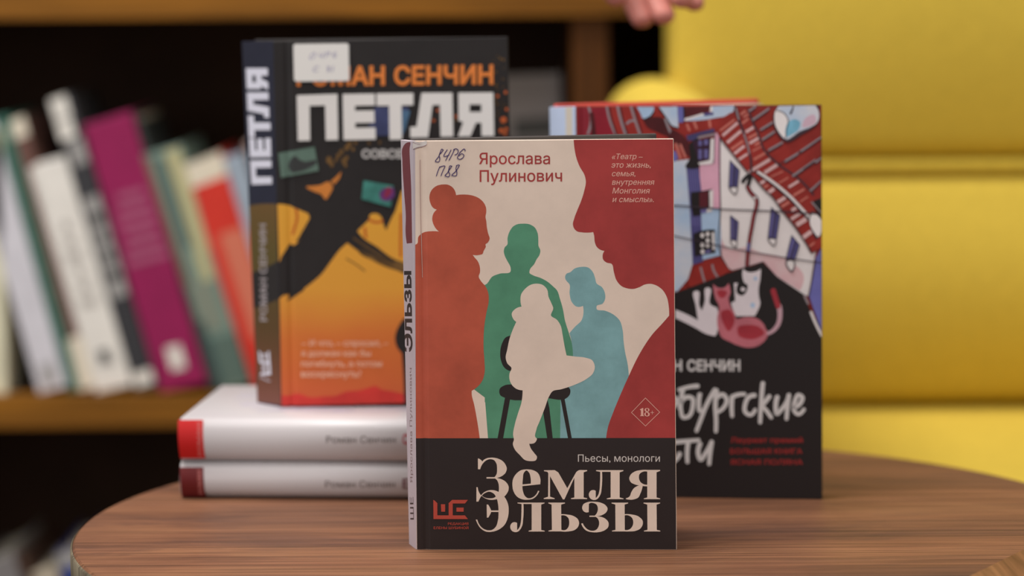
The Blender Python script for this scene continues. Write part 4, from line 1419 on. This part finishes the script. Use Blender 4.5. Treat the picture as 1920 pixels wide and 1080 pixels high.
F.hard(r_pur, [(160, 385), (470, 305), (482, 345), (300, 385), (290, 430), (180, 445)], T=R1)
for k in range(10):
    F.stroke(r_ln, [(190 + k * 29, 375 - k * 7), (193 + k * 29, 430 - k * 8)], 7, T=R1, cap=False)
F.stroke(r_gr, [(300, 408), (400, 385), (480, 372)], 26, T=R1)
F.poly(r_blk, [(205, 470), (290, 415), (310, 560), (300, 745), (150, 735), (200, 640)], T=R1)
F.hard(ink('window_dark', (56, 30, 52)), [(230, 450), (440, 405), (425, 655), (300, 680)], T=R1)
for a, b, c, d in ((298, 440, 335, 500), (362, 430, 405, 490), (298, 540, 335, 650), (362, 540, 405, 640)):
    F.hard(r_pl, [(a, b), (c, b), (c, d), (a, d)], T=R1)
F.hard(r_wh, [(436, 425), (472, 412), (468, 660), (425, 660)], T=R1)
F.hard(r_wh, [(295, 690), (450, 655), (468, 675), (445, 705), (310, 715)], T=R1)
F.poly(r_blk, [(212, 120, 1), (320, 110), (460, 82, 1), (430, 105, 1), (420, 300, 1), (330, 315, 1), (320, 380, 1), (240, 392, 1), (220, 300)], T=R2)
F.hard(ink('window_maroon', (92, 32, 42)), [(310, 125), (410, 108), (405, 280), (310, 310)], T=R2)
F.hard(r_wh, [(420, 110), (465, 95), (462, 290), (425, 295)], T=R2)
F.hard(r_pl, [(320, 320), (400, 305), (380, 355), (325, 355)], T=R2)
F.hard(r_wh, [(400, 305), (450, 310), (455, 340), (385, 350)], T=R2)
F.poly(r_blk, [(240, 590, 1), (330, 555), (485, 542, 1), (490, 800, 1), (330, 825, 1), (255, 845, 1)], T=R2)
for (x, y) in ((342, 608), (402, 592), (402, 665), (342, 715), (402, 718), (345, 790)):
    F.dot(r_wh, x, y, 21, 27, T=R2)
F.hard(r_wh, [(447, 575), (475, 570), (484, 770), (455, 765)], T=R2)
F.hard(r_pl, [(375, 780), (435, 765), (430, 800), (375, 808)], T=R2)
# slanted shutters and the pots under them
for q, pot in ((mix(R1, [(650, 655), (762, 770), (742, 965), (635, 972)]), mix(R1, [(645, 975), (700, 960), (738, 970), (712, 1052)])),
               (mix(R2, [(655, 375), (752, 452), (735, 672), (655, 660)]), mix(R2, [(655, 665), (690, 655), (735, 690), (722, 745)])),
               (mix(R2, [(1115, 285), (1218, 380), (1178, 650), (1075, 645)]), mix(R2, [(1080, 650), (1130, 625), (1175, 660), (1155, 728)])),
               (mix(R2, [(1345, 598), (1440, 712), (1388, 885), (1275, 885)]), mix(R2, [(1280, 900), (1330, 880), (1380, 900), (1350, 1025)]))):
    F.poly(r_ln, pot)
    cx, cy = sum(p[0] for p in pot) / 4, sum(p[1] for p in pot) / 4
    F.poly(r_wh, [(cx + (x - cx) * 0.72, cy + (y - cy) * 0.78) for x, y in pot])
    F.hard(r_ln, q)
    cx, cy = sum(p[0] for p in q) / 4, sum(p[1] for p in q) / 4
    F.hard(r_pur, [(cx + (x - cx) * 0.86, cy + (y - cy) * 0.92) for x, y in q])
    F.stroke(r_pl, [(q[0][0] + 4, q[0][1] + 9), (q[3][0] + 5, q[3][1] - 4)], 2.6, cap=False)
    F.stroke(r_ln, [((q[0][0] + q[1][0]) / 2, (q[0][1] + q[1][1]) / 2 + 3), ((q[2][0] + q[3][0]) / 2, q[2][1] - 2)], 2.4, cap=False)
# drain pipe
F.stroke(r_blk, [(800, 900), (840, 850), (880, 830), (870, 900), (850, 960)], 44, T=R1)
F.stroke(r_ln, [R1(850, 960), R1(900, 1040), R2(940, 175), R2(915, 420), R2(870, 680), R2(845, 945)], 7.5)
F.stroke(ink('pipe_red', (140, 40, 44)), [R1(850, 960), R1(900, 1040), R2(935, 175), R2(912, 420), R2(868, 680), R2(845, 940)], 4.6)
F.dot(r_wh, *R2(935, 182), 2.6)
F.stroke(r_pl, [R2(862, 690), R2(858, 780)], 5, cap=False)
# cornices
F.poly(r_red, [(500, 330, 1), (700, 130, 1), (745, 200), (800, 330), (850, 500), (885, 640), (890, 790, 1), (850, 790, 1), (750, 670), (620, 510), (540, 410, 1)], T=R1)
F.poly(r_red, mix(R1, [(745, 60, 1), (860, 60), (900, 200), (960, 340), (1040, 550), (1190, 700), (1430, 880), (1580, 1030)]) + mix(R2, [(1690, 180, 1), (1640, 300, 1), (1560, 380, 1), (1500, 350), (1280, 170), (1080, 0)]) + mix(R1, [(960, 790, 1), (890, 760), (880, 640), (850, 500), (800, 330)]))
F.poly(r_red, mix(R1, [(890, 810, 1), (960, 800, 1)]) + mix(R2, [(1080, 10), (1280, 180), (1500, 380), (1560, 500), (1630, 630, 1), (1690, 610, 1), (1690, 745, 1), (1570, 805, 1), (1500, 680), (1400, 530), (1250, 340), (1110, 150), (950, 0)]))
for T_, a, b, m_, wd in ((R1, (540, 330), (705, 205), r_or, 22), (R1, (570, 385), (740, 240), r_st, 30), (R1, (620, 465), (780, 330), r_st, 32), (R1, (665, 540), (800, 445), r_or, 26), (R1, (700, 590), (815, 500), r_st, 30), (R1, (750, 655), (850, 590), r_st, 26),
                         (R1, (770, 150), (830, 105), r_or, 26), (R1, (805, 180), (858, 140), r_or, 24), (R1, (790, 248), (860, 192), r_or, 26), (R1, (830, 345), (920, 290), r_st, 32), (R1, (860, 412), (960, 360), r_or, 26), (R1, (872, 472), (985, 405), r_st, 30), (R1, (930, 492), (1010, 450), r_or, 26), (R1, (905, 560), (1020, 500), r_or, 16),
                         (R1, (920, 655), (1050, 580), r_or, 26), (R1, (865, 795), (1105, 650), r_st, 34), (R1, (1040, 802), (1185, 712), r_st, 38), (R1, (1110, 850), (1250, 785), r_or, 14), (R1, (1200, 920), (1310, 855), r_or, 16), (R1, (1312, 965), (1425, 895), r_st, 28), (R1, (1360, 1062), (1490, 985), r_or, 26), (R2, (1440, 230), (1530, 170), r_or, 16),
                         (R1, (995, 925), (1045, 890), r_st, 34), (R1, (1032, 968), (1085, 940), r_or, 24), (R1, (1080, 1030), (1150, 980), r_st, 40), (R2, (1185, 235), (1275, 180), r_st, 40), (R2, (1230, 285), (1320, 230), r_or, 30), (R2, (1345, 325), (1400, 295), r_st, 34), (R2, (1340, 425), (1440, 360), r_st, 36), (R2, (1400, 490), (1510, 420), r_st, 50), (R2, (1470, 635), (1570, 560), r_st, 46), (R2, (1545, 730), (1610, 685), r_or, 22)):
    F.stroke(m_, [T_(*a), T_(*b)], wd / 6.0, cap=False)
F.stroke(r_ln, [R1(710, 60), R1(750, 200), R1(800, 330), R1(850, 500), R1(885, 640), R1(890, 790)], 4.0)
F.stroke(r_gr, [R1(720, 80), R1(752, 200)], 3.0)
F.stroke(r_gr, [R1(810, 370), R1(848, 480), R1(870, 580)], 3.0)
F.stroke(r_ln, [R1(860, 90), R1(900, 210), R1(960, 340), R1(1040, 550), R1(1190, 700), R1(1440, 880), R1(1590, 1050)], 3.0)
F.stroke(r_ln, [R1(540, 405), R1(620, 510), R1(750, 670), R1(850, 790), R1(920, 850), R1(1050, 1000), R2(1110, 150), R2(1250, 340), R2(1400, 530), R2(1500, 680), R2(1575, 805)], 2.0)
F.stroke(r_ln, [R1(965, 800), R1(1330, 1085), R2(1500, 370), R2(1560, 430)], 7.6)
F.stroke(r_wh, [R1(970, 795), R1(1330, 1070), R2(1500, 350), R2(1552, 405)], 4.8)
# roof planks
for a, b in (((870, 105), (940, 55)), ((910, 205), (1090, 80)), ((1000, 315), (1130, 235)), ((1020, 425), (1150, 340)), ((1090, 545), (1240, 460)), ((1270, 672), (1420, 580)), ((1440, 565), (1690, 400)), ((1360, 835), (1610, 660)), ((1620, 680), (1690, 632)), ((1560, 1000), (1690, 890))):
    F.stroke(r_ln, [R1(a[0], a[1] + 16), R1(b[0], b[1] + 16)], 3.4, cap=False)
    F.stroke(r_gr, [R1(*a), R1(*b)], 3.6)
for a, b in (((1100, 75), (1180, 30)), ((1210, 700), (1270, 668)), ((1090, 560), (1060, 580)), ((1420, 580), (1450, 560)), ((1480, 760), (1690, 620))):
    F.stroke(r_ln, [R1(*a), R1(*b)], 1.6)
# dormer
F.poly(r_ln, [(1190, 60, 1), (1640, 42, 1), (1655, 110), (1640, 250), (1580, 300), (1460, 370), (1290, 455), (1180, 350), (1145, 260), (1165, 90)], T=R1)
F.poly(r_lb2, [(1200, 52, 1), (1610, 44, 1), (1648, 105), (1630, 240), (1565, 285), (1440, 335), (1280, 425), (1188, 320), (1160, 255), (1175, 90)], T=R1)
F.poly(r_wall, [(1180, 95), (1250, 120), (1300, 190), (1290, 320), (1278, 415, 1), (1188, 320), (1162, 255)], T=R1)
F.poly(r_tb, [(1310, 230), (1380, 200), (1440, 230), (1420, 320), (1350, 370), (1295, 400)], T=R1)
F.poly(ink('dormer_pink', (212, 180, 196)), [(1500, 190), (1600, 150), (1620, 230), (1540, 280), (1470, 290)], T=R1)
F.stroke(r_ln, [(1180, 105), (1250, 125), (1305, 200), (1290, 320), (1278, 415)], 11, T=R1)
F.stroke(r_ln, [(1365, 55), (1355, 90), (1335, 135)], 13, T=R1, w1=24)
F.hard(r_blk, [(1620, 45), (1650, 45), (1655, 100), (1640, 90)], T=R1)
# right edge: a dark gable, a white patch, the violet wall
F.poly(r_blk, [(1570, 235, 1), (1620, 205, 1), (1690, 185, 1), (1692, 420, 1)], T=R2)
F.stroke(r_gr, [(1575, 235), (1685, 350)], 20, T=R2)
F.poly(r_ln, [(1545, 400, 1), (1570, 330, 1), (1690, 400, 1), (1694, 620, 1), (1630, 645), (1580, 570)], T=R2)
F.poly(r_wall, [(1556, 400), (1590, 350), (1650, 395), (1684, 450), (1640, 620), (1592, 560), (1552, 470)], T=R2)
F.hard(r_red, [(1640, 640), (1692, 610), (1692, 745), (1575, 800), (1560, 760)], T=R2)
F.poly(r_vio, mix(R2, [(1690, 748, 1), (1610, 870, 1), (1580, 1060, 1)]) + mix(R4, [(1540, 380, 1), (1692, 790, 1)]))
F.stroke(r_ln, [R2(1615, 870), R2(1585, 1060), R4(1542, 380)], 2.0)
# small roof by the gable
F.poly(r_red, mix(R4, [(195, 290, 1), (175, 215, 1), (240, 110), (330, 20)]) + mix(R2, [(420, 870), (548, 850, 1), (600, 930), (660, 1005, 1)]) + mix(R4, [(500, 190, 1)]))
F.stroke(r_gr, [(325, 70), (345, 150), (365, 220)], 24, T=R4)
F.stroke(r_gr, [(455, 40), (475, 110), (510, 165)], 24, T=R4)
# wires
F.stroke(r_ln, [R2(-30, 266), R2(200, 280), R2(560, 310), R2(1100, 332), R2(1692, 368)], 2.6)
F.stroke(r_ln, [R2(-30, 600), R2(230, 655), R2(430, 700), R2(850, 785), R2(1300, 860), R2(1692, 915)], 2.2)
# the black lower half and its cats
F.poly(r_dk, mix(R4, [(-60, 375, 1), (40, 350, 1), (500, 180, 1), (800, 72, 1), (900, 50, 1), (1020, 5, 1), (1180, 170, 1), (1300, 255, 1), (1480, 370, 1), (1560, 560, 1), (1694, 862, 1)]) + [(1542, 934.6, 1), (1089.5, 929.5, 1), (1084, 640, 1)])
F.stroke(r_gr, [(1490, 385), (1530, 470)], 26, T=R4)
F.stroke(r_wh, [(1565, 570), (1610, 680), (1690, 840)], 30, T=R4)
F.poly(r_cat, [(800, 80, 1), (840, 112), (940, 112), (1000, 80, 1), (992, 200), (975, 300), (978, 390), (992, 470), (960, 560), (930, 612, 1), (720, 612, 1), (685, 530), (665, 465, 1), (712, 440, 1), (698, 240, 1), (742, 240, 1), (748, 370), (790, 382), (850, 290), (806, 220)], T=R4)
F.poly(r_dk, [(750, 255), (850, 262), (850, 300), (815, 345), (792, 382), (752, 345)], T=R4)
F.poly(r_cat, [(775, 300), (810, 290), (825, 315), (790, 335)], T=R4)
F.dot(r_lb, 908, 490, 26, 30, T=R4)
F.dot(r_lb, 940, 190, 22, 22, T=R4)
F.poly(r_cat, [(392, 292), (422, 295), (432, 480), (505, 515, 1), (512, 780), (490, 830), (420, 822), (240, 730), (40, 632, 1), (40, 540, 1), (150, 585), (295, 660, 1), (270, 500), (256, 332), (290, 328), (310, 500), (338, 550, 1), (370, 450)], T=R4)
F.poly(r_cr, [(465, 250, 1), (512, 290), (592, 290), (637, 240, 1), (655, 300), (660, 350), (638, 410), (655, 490), (700, 570), (725, 640), (830, 622), (960, 642), (1030, 700), (1060, 760), (1080, 790, 1), (1080, 825, 1), (1050, 880), (980, 940), (860, 967), (740, 940), (650, 900), (560, 850), (520, 760), (510, 620), (530, 500), (492, 420), (470, 330)], T=R4)
F.poly(r_cc, [(740, 740), (860, 710), (990, 740), (1040, 800), (960, 860), (840, 870), (750, 830)], T=R4)
F.poly(r_cc, [(560, 560), (640, 540), (700, 620), (690, 720), (640, 780), (580, 700)], T=R4)
F.poly(r_cc, [(510, 330), (570, 320), (620, 340), (600, 390), (560, 410), (520, 380)], T=R4)
F.stroke(r_tl, [(1085, 805), (1150, 765), (1200, 690), (1215, 580), (1205, 500)], 40, T=R4, w1=58)
F.stroke(r_cc, [(1195, 500), (1165, 410), (1140, 330)], 58, T=R4, w1=62)
# lettering
F.text(r_tx, 'СЕНЧИН', 1288.5, 1388, 694.5, cap=20, offset=0.035)
F.text(r_tx, 'РОМАН', 1186, 1279, 694.5, cap=20, offset=0.035)
for st in ([(258, 178), (190, 185), (75, 215)], [(112, 210), (92, 310), (78, 400)], [(98, 335), (150, 290), (205, 300), (212, 380), (160, 490), (115, 495), (92, 420), (98, 320)],
           [(282, 265), (272, 350), (285, 430), (335, 410)], [(435, 218), (350, 370), (295, 510), (250, 630)],
           [(452, 225), (440, 380), (448, 540), (445, 635)], [(455, 295), (520, 265), (555, 315), (520, 400), (462, 440)],
           [(610, 290), (605, 400), (610, 480)], [(608, 290), (660, 268), (735, 260)],
           [(835, 272), (785, 285), (742, 360), (742, 440), (790, 470), (842, 420)],
           [(920, 152), (903, 350), (893, 545)], [(985, 285), (950, 330), (918, 375), (960, 430), (1005, 495)],
           [(1065, 290), (1050, 395), (1060, 458), (1120, 400), (1185, 270)], [(1183, 272), (1168, 400), (1160, 508)],
           [(1240, 392), (1300, 350), (1318, 290), (1280, 268), (1245, 330), (1235, 420), (1272, 462), (1335, 415)],
           [(15, 300), (40, 300), (48, 340), (20, 380)],
           [(78, 865), (60, 900), (30, 935)], [(40, 745), (150, 735), (270, 725)], [(165, 745), (155, 850), (158, 945)],
           [(285, 765), (268, 870), (290, 922), (345, 850), (400, 745)], [(402, 745), (385, 870), (378, 965)]):
    F.stroke(r_tx, st, 46, T=R5, w1=38)
for s, xa, xb, yb_ in (('Лауреат премий', 595, 1325, 750), ('БОЛЬШАЯ КНИГА', 590, 1320, 862), ('ЯСНАЯ ПОЛЯНА', 590, 1325, 972)):
    F.text(r_rt, s, xa, xb, yb_, cap=52, offset=0.02, T=R5)
F.groove(1094, 560, 0.005, 0.0008)
F.build('front_cover', bkR)
G.hard(ink('spine_buff', (214, 206, 192)), [(1060.5, 201), (1073, 201), (1078, 925), (1067, 925)])
G.build('spine', bkR)
